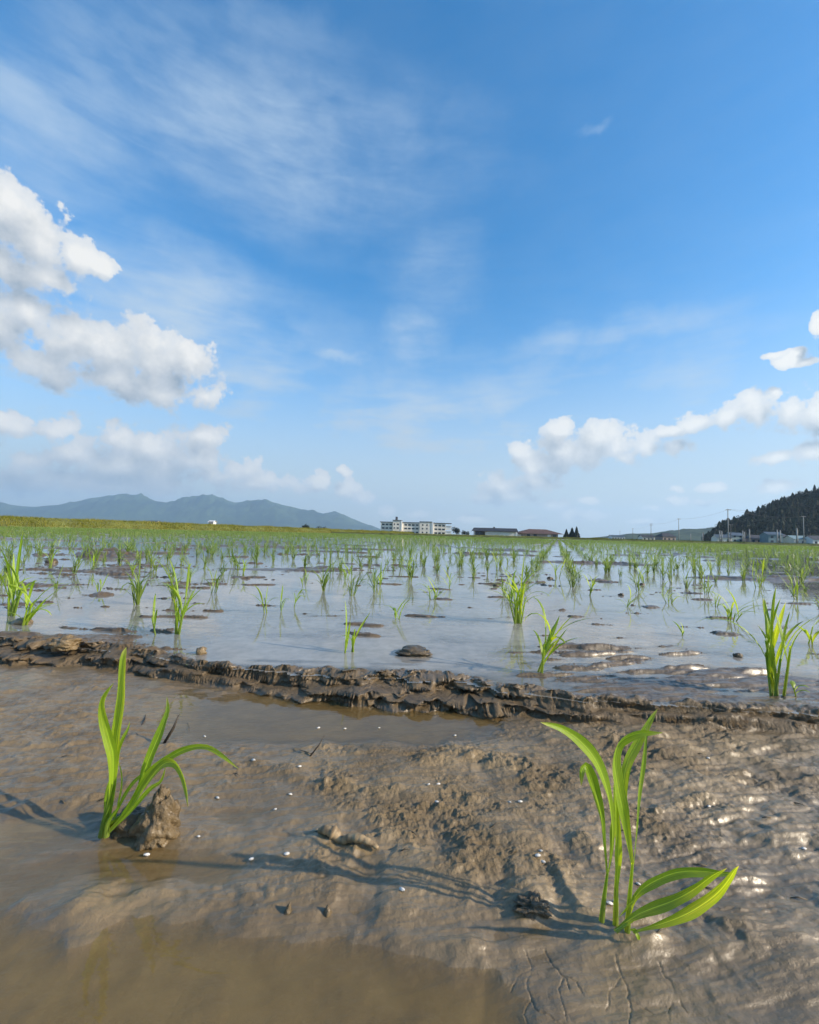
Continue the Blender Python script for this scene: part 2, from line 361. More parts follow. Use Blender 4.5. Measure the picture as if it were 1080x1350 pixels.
def terrain(x, y):
    x = np.asarray(x, float); y = np.asarray(y, float)
    r = np.hypot(x, y)
    px, py = project(x, y, np.full_like(x, -.025)); px = np.where(y > .05, px, -9999); py = np.where(y > .05, py, 9999)
    cy = np.interp(x, crest[:, 0], crest[:, 1]); fy = np.interp(x, foot[:, 0], foot[:, 1])
    s = (y - fy) / np.maximum(cy - fy, .03)
    near = np.exp(-(np.minimum(np.abs(s - .5), 6) / 2.2) ** 2)
    s = s + near * (.34 * fbm(x * 8, y * 10, 3, 11) + .09 * fbm(x * 18, y * 40, 2, 12) + .015 * fbm(x * 90, y * 120, 2, 13))
    # ---- front mud
    mid = np.clip(gl(px, py, 640, 1080, 330, 105) + .9 * gl(px, py, 900, 1000, 200, 80) + .8 * gl(px, py, 560, 1000, 150, 50), 0, 1)
    leftz = gl(px, py, 60, 960, 230, 90)
    right = gl(px, py, 1010, 1110, 190, 150)
    broad = fbm(x * 7, y * 8, 3, 21)
    xr, yr = x * .985 + y * .17, y * .985 - x * .17
    stre = fbm(xr * 14, yr * 75, 4, 31); stre2 = fbm(xr * 30, yr * 150, 3, 33)
    lump = fbm(xr * 26, yr * 48, 3, 41); bil = billow(xr * 32, yr * 68, 4, 43) - .55; grit = fbm(x * 170, y * 180, 4, 45, .6); gran = np.maximum(pn(x * 95, y * 110, 46) - .15, 0) + .6 * np.maximum(pn(x * 210, y * 230, 48) - .2, 0)
    patch = sm(-.25, .35, fbm(x * 11, y * 14, 3, 47))
    Fz = -.0262 + .0042 * broad + .0018 * stre + .0005 * stre2
    Fz = Fz + mid * (.0040 + patch * (.0044 * np.maximum(lump, -.2) + .0034 * bil + .0013 * grit + .0022 * gran) + .0007 * grit + .0012 * stre)
    Fz = Fz + leftz * (.0022 + .0026 * stre + .0016 * stre2 + .0012 * lump + .0008 * grit + .0010 * gran)
    Fz = Fz + right * (.0026 * fbm(xr * 16, yr * 42, 3, 51) + .0013 * stre + .0012 * stre2 + .0004 * grit + .0004 * gran * patch)
    Fz = Fz + .0015 * patch * np.maximum(pn(x * 60, y * 60, 55) - .35, 0) * 4 * sm(1250, 1150, py)
    # streaked lumps just under the dam on the right
    rr = gl(px, py, 960, 985, 190, 40)
    Fz = Fz + rr * (.0050 * np.maximum(stre, 0) + .0022 * np.maximum(bil, 0))
    # small ridges crossing the picture
    for (pts, h, wd) in (([(590, 1000), (720, 1010), (860, 1030), (1080, 1045)], .006, 9), ([(330, 1000), (420, 1030), (560, 1050)], .004, 9), ([(760, 975), (900, 985), (1080, 1020)], .005, 8), ([(640, 1095), (720, 1120), (760, 1190)], .006, 22),
                         ([(850, 1200), (980, 1240), (1080, 1275)], .006, 26), ([(60, 1215), (130, 1165), (180, 1160)], .0035, 16), ([(480, 1225), (560, 1238), (640, 1250)], .004, 14), ([(300, 1170), (420, 1180), (560, 1200)], .002, 20), ([(560, 1130), (700, 1180), (760, 1200)], .003, 22)):
        a = np.array(pts, float); yy = np.interp(px, a[:, 0], a[:, 1]) + 7 * fbm(x * 20, y * 20, 3, 61)
        ends = sm(a[0, 0] - 60, a[0, 0] + 30, px) * sm(a[-1, 0] + 60, a[-1, 0] - 30, px)
        Fz = Fz + ends * h * np.exp(-((py - yy) / wd) ** 2) * (.75 + .5 * lump)
    # basins that hold water
    edge = fbm(x * 16, y * 16, 4, 71)
    bl = sm(-25, 95, (py - np.interp(px, [-400, 0, 90, 200, 330, 480, 640, 700, 760, 1300], [1150, 1165, 1200, 1165, 1185, 1212, 1255, 1345, 1420, 1500])) + 22 * edge)
    Fz = Fz * (1 - bl) + bl * (-.0365 + .0022 * broad + .0006 * stre)
    p1 = np.clip(1.25 * gl(px, py, 330, 945, 120, 34) + 1.1 * gl(px, py, 480, 938, 190, 22) + .9 * gl(px, py, 560, 965, 120, 18) + .55 * edge * .5, 0, 1) * sm(1050, 1000, py)
    Fz = Fz * (1 - p1) + p1 * (-.0345 + .0012 * stre)
    for (a, b, c, d_, k) in ((60, 1085, 95, 26, 1), (150, 1130, 150, 26, .8), (330, 1070, 90, 34, .55), (20, 1150, 120, 30, .7), (255, 1130, 80, 26, .75)):
        q = np.clip(k * 1.3 * gl(px, py, a, b, c, d_) + .22 * edge, 0, 1) * sm(b - 90, b - 50, py)
        Fz = Fz * (1 - q) + q * (-.0322 + .0014 * stre)
    for (a, b, rr_, h) in ((185, 1082, 46, .006), (195, 1065, 30, .005), (810, 1236, 46, .006), (860, 1243, 26, .006), (120, 1190, 40, .004), (705, 1188, 44, .006), (610, 1250, 26, .004), (640, 1262, 12, .004), (320, 1205, 60, .003), (30, 1055, 40, .005), (112, 1060, 40, .005)):
        Fz = Fz + h * gl(px, py, a, b, rr_, rr_ * .55) * (.8 + .6 * lump)
    # dry cracks by the right seedling
    cw = np.full_like(x, 99.0); sel = (px > 560) & (px < 980) & (py > 1215) & (py < 1420)
    if sel.any():
        qx, qy = px[sel] + 5 * fbm(x[sel] * 70, y[sel] * 70, 3, 81), py[sel] + 5 * fbm(x[sel] * 70, y[sel] * 70, 3, 82); best = np.full(qx.shape, 99.0)
        for c in CRACKS:
            for (a, b), (c2, d2) in zip(c[:-1], c[1:]):
                tt = np.clip(((qx - a) * (c2 - a) + (qy - b) * (d2 - b)) / ((c2 - a) ** 2 + (d2 - b) ** 2), 0, 1)
                best = np.minimum(best, np.hypot(qx - a - tt * (c2 - a), qy - b - tt * (d2 - b)))
        cw[sel] = best
    Fz = Fz - .0008 * np.exp(-(cw / .8) ** 2) * sm(-.6, .1, lump)
    # ---- flooded side
    qx, qy = project(x, y, np.zeros_like(x)); qx = np.where(y > .05, qx, -9999); qy = np.where(y > .05, qy, 9999)
    lft = sm(.1, -.5, x / np.maximum(y, .2))
    Bz = -.017 + .006 * fbm(x * 2.2, y * 4.5, 3, 91) + .003 * fbm(x * 9, y * 26, 3, 92)
    bz_st = fbm(xr * 6, yr * 34, 4, 93)
    rz = sm(640, 760, qx) * sm(876, 902, qy + 10 * fbm(x * 5, y * 12, 3, 86))      # silted ground behind the dam on the right
    Bz = Bz * (1 - rz) + rz * (.0016 + .0056 * bz_st + .0012 * lump + .0022 * fbm(xr * 14, yr * 110, 3, 94))
    lz = sm(330, 120, qx) * sm(826, 846, qy + 8 * fbm(x * 5, y * 12, 3, 87))
    Bz = Bz * (1 - lz) + lz * (.0015 + .006 * bz_st + .004 * lump)
    nb = fbm(x * .75 + 3, y * 1.9, 4, 95) + .35 * fbm(x * 5, y * 14, 3, 96)
    far = sm(1.75, 2.5, y) * sm(16, 7, y)
    Bz = Bz + .022 * sm(.16, .62, nb) * far * (.3 + .8 * lft) + .020 * sm(.0, .4, nb) * far * (bz_st + .5 * fbm(x * 3, y * 40, 3, 99))
    Bz = Bz + .022 * sm(.30, .70, fbm(x * 3.6, y * 17, 4, 89)) * sm(.8, 1.0, y) * sm(4.5, 2.5, y)
    nb2 = fbm(x * .5 - 7, y * 2.6, 4, 97)
    Bz = Bz + .034 * sm(.34, .66, nb2) * sm(2.4, 3.4, y) * sm(30, 14, y)
    for (a, b, rx, ry, h) in ((815, 862, 110, 11, .024), (765, 876, 90, 8, .018), (885, 880, 90, 8, .017), (850, 852, 60, 5, .014), (740, 892, 70, 6, .014), (930, 862, 80, 4, .012), (700, 858, 50, 3, .013), (980, 888, 90, 6, .013), (860, 838, 60, 3, .012), (620, 820, 40, 2.5, .013), (420, 812, 50, 2.5, .013), (760, 806, 60, 2.5, .014), (900, 800, 60, 2.5, .014), (560, 800, 40, 2, .014), (45, 848, 70, 9, .014), (160, 838, 40, 6, .010), (320, 762, 24, 4, .024), (590, 847, 40, 3, .016), (115, 786, 45, 4, .022), (215, 804, 60, 3, .018), (545, 858, 34, 7, .014),
                           (650, 867, 60, 6, .010), (440, 752, 60, 4, .026), (240, 770, 60, 4, .026), (60, 772, 60, 5, .024), (520, 746, 70, 3, .024), (700, 770, 30, 2.5, .018), (1080, 850, 60, 4, .02), (1000, 900, 90, 7, .010), (390, 838, 60, 3, .016), (25, 797, 40, 5, .022), (935, 880, 60, 4, .012)):
        ax, ay = qx + 22 * fbm(x * 7, y * 9, 3, 98), qy + 3 * fbm(x * 12, y * 18, 3, 88)
        Bz = Bz + h * gl(ax, ay, a, b, rx, ry) * (.55 + 1.1 * bz_st)
    Bz = Bz + sm(3.2, 1.6, r) * sm(-.012, .0, Bz) * (1 - .55 * rz) * (.0018 * grit + .0050 * fbm(xr * 16, yr * 85, 4, 85) + .0012 * np.maximum(lump, 0) + .0012 * gran + .0022 * fbm(xr * 9, yr * 160, 3, 84))
    Bz = np.where(r < 4, np.where(Bz > .0045, .0045 + (Bz - .0045) * .42, Bz) + .0012 * stre * sm(-.004, .003, Bz), Bz)
    # ---- dam between the two
    ch = .0045 + .005 * fbm(x * 10, y * 4, 3, 101) + .004 * sm(300, 100, px) + .0035 * lump
    stp = .5 + .9 * fbm(x * 6, y * 3, 2, 107); e1 = .12 + .16 * fbm(x * 11, y * 3, 2, 105)
    k1 = np.clip(.42 + .35 * stp - .1, .2, .75)
    P = k1 * sm(e1 - .12, e1 + .16, s) + (1 - k1) * sm(.56 + e1 * .5, .92 + e1 * .3, s)
    wob = .0030 * bil + .0040 * lump + .0018 * grit + .0022 * gran + .003 * stre
    Z = np.where(s <= 0, Fz, np.where(s < 1, Fz + (ch - Fz) * P + wob * sm(.80, 1.0, P), ch + wob))
    back = sm(1.0, 1.9, s)
    Z = Z * (1 - back) + Bz * back
    # plain and banks beyond the field
    nl, nf = bankdist(x, y)
    fld = np.maximum(nl, nf)
    out = sm(-.2, .5, fld)
    Z = Z * (1 - out) + out * .05
    cl = np.clip(mid * (.35 + .65 * patch) * (s < .5) + np.exp(-((s - .5) / .8) ** 2) * (r < 3) + .5 * rr, 0, 1)
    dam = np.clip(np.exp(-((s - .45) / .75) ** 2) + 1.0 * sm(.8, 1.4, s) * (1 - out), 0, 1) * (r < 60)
    return Z, s, out, cl, dam

def polar():
    th = np.linspace(-R(47), R(47), 820)
    th = np.concatenate([[-R(180), -R(140), -R(100), -R(80), -R(68), -R(60), -R(55), -R(51), -R(49)], th, [R(49), R(51), R(55), R(60), R(68), R(80), R(100), R(140), R(180)]])
    r = [.03, .08, .14, .18, .21, .23]; v = .24
    while v < 11000:
        r.append(v)
        k = .0021 + .0030 * min(1, max(0, (v - .3) / 2.0)) if v < 5 else (.0051 + (v - 5) * .0012 if v < 60 else .12)
        v *= 1 + k
    r.append(11000)
    return th, np.array(r)
TH, RR = polar()
def grid_mesh(name, th, rr, zf, m, keep=None):
    T, Rr = np.meshgrid(th, rr)
    X = (Rr * np.sin(T)).ravel(); Y = (Rr * np.cos(T)).ravel()
    out = zf(X, Y); Z = out[0]
    nr, nt = Rr.shape
    i = np.arange(nr * nt).reshape(nr, nt)
    Q = np.stack([i[:-1, :-1], i[:-1, 1:], i[1:, 1:], i[1:, :-1]], -1).reshape(-1, 4)
    V = np.stack([X, Y, Z], -1)
    ex = list(out[1:])
    if keep is not None:
        kv = keep(X, Y, *out); kf = kv[Q].any(1); Q = Q[kf]
        used = np.unique(Q); mp = np.full(len(V), -1); mp[used] = np.arange(len(used)); Q = mp[Q]; V = V[used]; ex = [e[used] for e in ex]
    return np_mesh(name, V, Q, m), ex
def ground_z(X, Y):
    Z, s, out, cl, dam = terrain(X, Y)
    wl = np.where(s > .9, 0.0, ZF)
    wet = sm(.010, -.001, Z - wl) * np.where(s > .9, 1, 1)
    return Z, wet, out, cl, dam, s
me, (wet, outp, cld, dam, sd_) = grid_mesh('ground', TH, RR, ground_z, M_MUD)
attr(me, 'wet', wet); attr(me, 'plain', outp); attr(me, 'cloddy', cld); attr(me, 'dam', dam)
# the face of the dam is slumped in layers: push it in and out
co_ = np.empty(len(me.vertices) * 3, dtype=np.float32); me.vertices.foreach_get('co', co_); co_ = co_.reshape(-1, 3).astype(float)
k = np.where(np.hypot(co_[:, 0], co_[:, 1]) < 3.5, np.exp(-((sd_ - .5) / .55) ** 2), 0)
q = k > .01; xx, yy, zz_ = co_[q].T
fq = np.interp(xx, foot[:, 0], foot[:, 1]); dq = np.maximum(np.interp(xx, crest[:, 0], crest[:, 1]) - fq, .02)
push = .55 * dq * (.8 * fbm(xx * 9, zz_ * 110, 3, 121) + .5 * fbm(xx * 30, zz_ * 190, 2, 122)) + .0040 * fbm(xx * 40, zz_ * 330, 2, 123)
co_[q, 1] += push * k[q]; me.vertices.foreach_set('co', co_.astype(np.float32).ravel()); me.update()
tag(link('ground', me), kind='structure')
def tz(x, y): return float(terrain(np.array([x]), np.array([y]))[0][0])

wr = RR[RR > .2][::3]; wt = np.concatenate([TH[:9], TH[9:-9][::3], TH[-10:]])
def back_w(X, Y):
    Z, s, out, _, _ = terrain(X, Y); return np.zeros_like(X), -Z, s, Z, np.hypot(X, Y), out
me, ex = grid_mesh('water', wt, wr, back_w, M_WATER, lambda X, Y, z, d, s, Z, r, o: (s > .82) & (d > -.012) & (o < .9) & (r < 170))
attr(me, 'depth', np.maximum(ex[0], 0)); tag(link('water', me), kind='structure')
def front_w(X, Y):
    Z, s, out, _, _ = terrain(X, Y); return np.full_like(X, ZF), ZF - Z, s, Z, np.hypot(X, Y)
me, ex = grid_mesh('puddle_water', wt, wr[wr < 3.5], front_w, M_PUD, lambda X, Y, z, d, s, Z, r: (s < .3) & (d > -.006))
attr(me, 'depth', np.maximum(ex[0], 0)); tag(link('puddle', me), kind='structure')

# ================================================================== SEEDLINGS
class Ribbons:
    def __init__(s): s.V = []; s.Q = []; s.UV = []; s.n = 0
    def add(s, P, W, side, fold=.18, across=3, v0=0.0, v1=1.0):
        P = np.asarray(P, float); n = len(P)
        T = np.gradient(P, axis=0); T /= np.linalg.norm(T, axis=1)[:, None] + 1e-9
        S = np.asarray(side, float) * np.ones((n, 1)); S = S - (S * T).sum(1)[:, None] * T; S /= np.linalg.norm(S, axis=1)[:, None] + 1e-9
        N = np.cross(S, T)
        us = np.linspace(-1, 1, across)
        for i in range(n):
            for u in us:
                s.V.append(P[i] + S[i] * u * W[i] * .5 + N[i] * (abs(u) - .5) * fold * W[i])
                s.UV.append(((u + 1) / 2, v0 + (v1 - v0) * i / (n - 1)))
        for i in range(n - 1):
            for k in range(across - 1):
                a = s.n + i * across + k; s.Q.append((a, a + 1, a + across + 1, a + across))
        s.n += n * across
    def tube(s, P, W, n=6, v0=0, v1=.25):
        P = np.asarray(P, float); m = len(P)
        T = np.gradient(P, axis=0); T /= np.linalg.norm(T, axis=1)[:, None] + 1e-9
        A = np.array([1.0, 0, 0]) - T * T[:, :1]; A /= np.linalg.norm(A, axis=1)[:, None]; B = np.cross(T, A)
        for i in range(m):
            for k in range(n + 1):
                an = 2 * math.pi * k / n
                s.V.append(P[i] + (A[i] * math.cos(an) + B[i] * math.sin(an)) * W[i] * .5); s.UV.append((k / n, v0 + (v1 - v0) * i / (m - 1)))
        for i in range(m - 1):
            for k in range(n):
                a = s.n + i * (n + 1) + k; s.Q.append((a, a + 1, a + n + 2, a + n + 1))
        s.n += m * (n + 1)
    def mesh(s, name, m):
        me = np_mesh(name, np.array(s.V), np.array(s.Q), m)
        uv = me.uv_layers.new(name='uv'); UV = np.array(s.UV, dtype=np.float32)
        vi = np.empty(len(me.loops), dtype=np.int32); me.loops.foreach_get('vertex_index', vi)
        uv.data.foreach_set('uv', UV[vi].ravel()); return me
def spline(P, n):
    P = np.asarray(P, float); d = np.r_[0, np.cumsum(np.linalg.norm(np.diff(P, axis=0), axis=1))]; d /= d[-1]
    M_ = np.zeros_like(P); M_[1:-1] = (P[2:] - P[:-2]) / (d[2:] - d[:-2])[:, None]
    M_[0] = (P[1] - P[0]) / (d[1] - d[0]); M_[-1] = (P[-1] - P[-2]) / (d[-1] - d[-2])
    t = np.linspace(0, 1, n); k = np.clip(np.searchsorted(d, t, side='right') - 1, 0, len(d) - 2)
    h = (d[k + 1] - d[k])[:, None]; u = ((t - d[k]) / h[:, 0])[:, None]
    return (2 * u**3 - 3 * u**2 + 1) * P[k] + (u**3 - 2 * u**2 + u) * h * M_[k] + (-2 * u**3 + 3 * u**2) * P[k + 1] + (u**3 - u**2) * h * M_[k + 1]
def width(n, W, peak=.5, blunt=.75, w0=.22):
    t = np.linspace(0, 1, n)
    up = w0 + (1 - w0) * sm(0, peak, t); dn = np.clip(1 - ((t - peak) / (1 - peak)).clip(0) ** 2.2, 0, 1) ** blunt
    return W * up * dn + W * .02

# ---- the two big seedlings of the foreground, blades traced and set in depth
def hero(name, label, base_px, blades, stems, org, sc):
    gp = at(*base_px, -.026); zb = tz(gp[0], gp[1]); Y0 = gp[1]
    root = empty(name, (gp[0], gp[1], zb - .004)); tag(root, label, 'seedling')
    o3 = np.array([gp[0], gp[1], zb - .004])
    def w(pts, dz0, dz1):
        n = len(pts); out = []
        for i, (x, y) in enumerate(pts):
            f = i / (n - 1); out.append(atY(org[0] + x / sc, org[1] + y / sc, Y0 + dz0 + (dz1 - dz0) * f ** 1.4))
        return np.array(out) - o3
    for (pts, wd, dz0, dz1, peak, blunt, tw) in blades:
        rb = Ribbons(); P = spline(w(pts, dz0, dz1), 34); W = width(34, wd * .93 / sc / F * Y0, peak, blunt)
        T = np.gradient(P, axis=0)
        ph = random.uniform(0, 6); tt = np.linspace(0, 1, 34); W = W * (1 + .07 * np.sin(tt * 11 + ph) + .04 * np.sin(tt * 27 + ph)); P = P + np.stack([.0009 * np.sin(tt * 9 + ph), .0012 * np.sin(tt * 7 + ph), .0007 * np.sin(tt * 13 + ph)], -1) * tt[:, None]
        sid = np.cross(T, np.stack([np.sin(tw + .35 * np.sin(tt * 4 + ph)), -np.cos(tw + .35 * np.sin(tt * 4 + ph)), .12 + 0 * tt], -1)); rb.add(P, W, sid, .22, 5, .25 if wd < 24 else .12, 1)
        link('leaf', rb.mesh('leaf', M_LEAF), root)
    for (pts, wd, dz0) in stems:
        rb = Ribbons(); P = spline(w(pts, dz0, dz0), 16); rb.tube(P, np.linspace(wd, wd * .38, 16) / sc / F * Y0, 10, .0, .34)
        link('stem', rb.mesh('stem', M_LEAF), root)
    return root
hero('rice_seedling', 'large bright green seedling in the left foreground beside the tall mud clod', (139, 1103),
     [([(255, 1050), (285, 860), (298, 660), (308, 520), (328, 350), (336, 200), (346, 110), (362, 58)], 60, 0, .012, .62, .45, .1),
      ([(250, 1050), (282, 830), (290, 650), (266, 560), (236, 460), (222, 385), (228, 340), (252, 300), (288, 258)], 52, 0, -.012, .52, .9, .3),
      ([(270, 1040), (300, 760), (318, 630), (350, 550), (374, 500), (382, 455)], 24, 0, .006, .6, .7, -.3),
      ([(250, 1075), (350, 965), (425, 850), (470, 715), (520, 580), (562, 460), (583, 395), (578, 330)], 44, 0, .010, .62, .7, .2),
      ([(255, 1075), (385, 905), (480, 750), (600, 652), (700, 608), (800, 606), (885, 650), (980, 718)], 36, .004, -.03, .5, .8, .35),
      ([(262, 1075), (370, 950), (470, 800), (555, 695), (615, 690), (662, 765), (690, 860), (702, 935)], 42, -.004, -.035, .62, .8, -.25),
      ([(262, 1078), (360, 975), (440, 890), (500, 820), (545, 785), (572, 715)], 24, -.006, -.012, .5, .8, .2),
      ([(258, 1070), (360, 850), (400, 790), (470, 740), (560, 690)], 20, .006, .0, .5, .8, .2),
      ([(232, 1070), (250, 900), (275, 760), (285, 700)], 18, .004, .008, .5, .8, .1),
      ([(285, 1050), (320, 900), (332, 760), (322, 680)], 12, .004, .01, .5, .8, .1)],
     [([(225, 1092), (238, 1020), (258, 930), (285, 800)], 36, 0), ([(250, 1092), (262, 1010), (320, 930)], 30, -.003), ([(240, 1090), (262, 1030), (350, 965), (400, 895)], 28, .003)], (80, 840), 4.154)
hero('rice_seedling', 'large three stemmed seedling with low spreading leaves in the right foreground', (816, 1232),
     [([(398, 840), (384, 690), (374, 560), (345, 450), (312, 352), (292, 318), (276, 345), (278, 425)], 48, 0, -.012, .62, .8, .25),
      ([(402, 830), (424, 700), (420, 540), (398, 420), (345, 295), (265, 200), (180, 145), (85, 124)], 52, 0, -.035, .6, .75, .3),
      ([(405, 820), (418, 720), (424, 620), (440, 480), (436, 400)], 24, .003, .01, .5, .8, 0),
      ([(518, 790), (500, 680), (474, 540), (450, 400), (442, 290), (468, 212), (545, 165), (655, 160)], 66, 0, -.016, .52, .9, .15),
      ([(524, 790), (540, 610), (556, 400), (578, 220), (596, 140)], 27, .004, .012, .5, .7, .35),
      ([(520, 780), (500, 600), (478, 450), (492, 310), (545, 205), (602, 120), (645, 60)], 42, .008, .02, .66, .8, -.1),
      ([(443, 960), (450, 760), (448, 560), (434, 395)], 30, 0, .004, .4, .8, 0),
      ([(505, 1030), (530, 950), (600, 888), (720, 836), (850, 823), (950, 828), (1012, 834)], 48, .002, -.01, .45, .8, -.5),
      ([(432, 1105), (540, 1030), (700, 970), (830, 905), (915, 842), (962, 800)], 44, -.004, -.028, .36, .9, -.55),
      ([(520, 1112), (640, 1078), (780, 1024), (900, 944), (985, 866), (1030, 800)], 42, -.008, -.045, .38, .9, -.6),
      ([(505, 1100), (535, 1110), (545, 1150)], 20, -.008, -.01, .4, .8, 0),
      ([(455, 1040), (490, 1000), (530, 940)], 14, -.004, -.006, .4, .8, 0)],
     [([(372, 1060), (384, 950), (400, 830)], 25, 0), ([(438, 1085), (442, 900), (452, 690)], 26, .006), ([(492, 1135), (504, 960), (519, 785)], 27, -.002), ([(440, 1110), (470, 1090), (520, 1060)], 16, -.006)], (690, 920), 3.6)

# ---- seedlings grown from numbers
def grow(h, seed, stems=3, lean=0.0, spread=.5, wid=.006, seg=9):
    """stems and blades as lists of (points, widths, side)"""
    rg = np.random.default_rng(seed); tubes = []; blades = []
    for k in range(stems):
        a = rg.uniform(0, 2 * math.pi); b = np.array([math.cos(a), math.sin(a), 0]) * rg.uniform(0, .012)
        ti = rg.uniform(.02, .22) * spread * 2; aa = rg.uniform(0, 2 * math.pi)
        d = np.array([math.cos(aa) * math.sin(ti) + lean * .6, math.sin(aa) * math.sin(ti), math.cos(ti)]); d /= np.linalg.norm(d)
        sl_ = h * rg.uniform(.28, .45); hk = h * rg.uniform(.75, 1.05)
        tubes.append((np.array([b, b + d * sl_ * .5, b + d * sl_]), np.array([.0042, .0036, .003]) * (h / .15) ** .5))
        for j in range(rg.integers(2, 4)):
            st = b + d * sl_ * (.35 + .3 * j); L = max(.35, 1 - .12 * (2 - j)) * (hk - sl_ * .6) * rg.uniform(.75, 1.15)
            az = rg.uniform(0, 2 * math.pi); t0 = rg.uniform(.05, .5) * spread * 1.6; dr = rg.uniform(.0, 1.0) * spread * 2.0 if rg.random() < .75 else rg.uniform(1.2, 2.2)
            p = st.copy(); P = [p.copy()]
            for i in range(seg - 1):
                f = i / (seg - 2); an = t0 + dr * f ** 1.6
                dirv = np.array([math.cos(az) * math.sin(an) + lean * .8, math.sin(az) * math.sin(an), math.cos(an)]); dirv /= np.linalg.norm(dirv)
                p = p + dirv * L / (seg - 1); P.append(p.copy())
            tw = rg.uniform(-.6, .6)
            blades.append((np.array(P), width(seg, wid * rg.uniform(.8, 1.2), .42, .8, .35), np.array([-math.sin(az + tw), math.cos(az + tw), .05])))
    return tubes, blades
def planted(x, y, zbase, h, label, seed, stems, lean, spread, wid, group):
    root = empty('rice_seedling', (x, y, zbase)); tag(root, label, 'seedling', group)
    tubes, blades = grow(h, seed, stems, lean, spread, wid)
    rb = Ribbons()
    for P, W in tubes: rb.tube(P, W, 6, 0, .3)
    link('stem', rb.mesh('stem', M_LEAF), root)
    for P, W, S in blades:
        rb = Ribbons(); rb.add(P, W, S, .2, 3, .25, 1); link('leaf', rb.mesh('leaf', M_LEAF), root)
GP = 'rice seedlings standing in the flooded paddy'
HAND = [  # px, py of the foot, py of the tip, stems, lean, spread, blade width mm, label
    (16, 812, 728, 6, .05, .35, 6, 'dense upright seedling at the left edge, tallest beyond the mud dam'),
    (34, 824, 752, 5, .14, .6, 6, 'spreading seedling rooted on a brown clod near the left edge'),
    (208, 836, 768, 1, -.05, .3, 5, 'thin two leaved seedling just left of a fuller one near the mud dam'),
    (232, 836, 742, 5, .12, .5, 5.5, 'full seedling with mixed leaves near the dam at left, second of a pair'),
    (461, 860, 788, 3, .20, .45, 6, 'short seedling leaning right from a small mud mound before the water'),
    (714, 890, 797, 4, .34, .42, 6.5, 'seedling leaning right at the mud dam, beside the streaky mud tongue'),
    (682, 822, 734, 9, .0, .5, 5.5, 'thick clump of seedlings standing over its own reflection in the middle'),
    (1022, 918, 788, 6, -.03, .30, 6.5, 'tall dense seedling clump standing in mud near the right edge'),
    (1048, 919, 885, 1, .30, .8, 6, 'short seedling with a low lying leaf right of the tall right clump'),
    (1072, 850, 798, 2, -.06, .8, 6, 'drooping seedling cut by the right edge of the photo'),
    (902, 838, 806, 1, .5, .6, 6, 'half drowned seedling with two leaves poking from open water'),
    (962, 818, 772, 5, .05, .8, 4.8, 'thin arching seedling with long reflections left of the tall right clump'),
    (945, 800, 762, 2, .1, .8, 4.5, 'small curved seedling behind the thin arching one at right'),
    (352, 808, 760, 2, -.12, .4, 5, 'left of three little seedlings in open water right of centre left'),
    (369, 806, 768, 1, .05, .3, 4.5, 'middle of three little seedlings in open water, a thin one'),
    (387, 800, 768, 1, .35, .5, 5, 'right of three little seedlings in open water, leaning right'),
    (523, 815, 778, 2, .15, .5, 5, 'small leaning seedling in open water left of the dark clod'),
    (570, 790, 748, 4, .0, .8, 4.8, 'spidery seedling with arching leaves in the middle of the water'),
    (498, 772, 738, 3, .0, .5, 5, 'upright seedling on a mud bar in the middle distance'),
    (455, 764, 738, 3, .05, .6, 6, 'bushy seedling on a dark mud bar left of centre'),
    (592, 775, 742, 2, .0, .6, 4.5, 'thin upright seedling right of the spidery one'),
    (826, 800, 765, 2, .25, .6, 5, 'low seedling bent right over open water right of centre'),
    (884, 795, 760, 3, .05, .8, 5, 'seedling in open water reflecting as a dark fan at right'),
    (778, 785, 750, 3, .12, .6, 5, 'middle distance seedling above two dark specks in the water'),
    (250, 768, 728, 4, .0, .5, 5.5, 'bushy upright seedling among mud bars at left'),
    (132, 780, 742, 2, .05, .6, 5, 'thin seedling over a low mud mound at left'),
    (121, 752, 722, 3, -.1, .6, 5, 'seedling leaning left over the mud bars at left'),
    (66, 750, 712, 3, .0, .5, 5, 'seedling on a dark clod beside the left edge plants'),
    (175, 760, 728, 3, .0, .5, 5, 'short seedling on dark mud left of the bushy one'),
    (320, 760, 732, 3, .0, .6, 5.5, 'seedling on a flat dark mud island at left'),
    (400, 772, 742, 2, .05, .6, 5, 'small seedling between mud bars left of centre'),
    (655, 752, 722, 3, .0, .6, 5, 'small seedling in front of the white ended barn'),
    (540, 760, 726, 4, .0, .6, 5, 'bushy small seedling in the middle, before the school'),
    (735, 762, 726, 3, .1, .6, 5, 'small seedling in the row that runs to the dark conifers'),
    (850, 770, 738, 3, .05, .7, 5, 'short seedling on a thin mud line at right'),
    (1050, 790, 745, 4, .05, .6, 5, 'bushy seedling on rippled dark water near the right edge'),
    (1000, 775, 735, 4, .0, .6, 5, 'bushy seedling on dark rippled water at right'),
]
for i, (px, py, pt, st, ln, spd, wd, lab) in enumerate(HAND):
    p = at(px, py, 0.0 if py < 880 else -.002); z = min(max(tz(p[0], p[1]), -.02), .01)
    h = (py - pt) / F * p[1] * 1.22 - z * .5
    planted(p[0], p[1], z - .002, h, lab, 300 + i, st, ln, spd * 1.5, wd * 1.12 / 1000, GP)
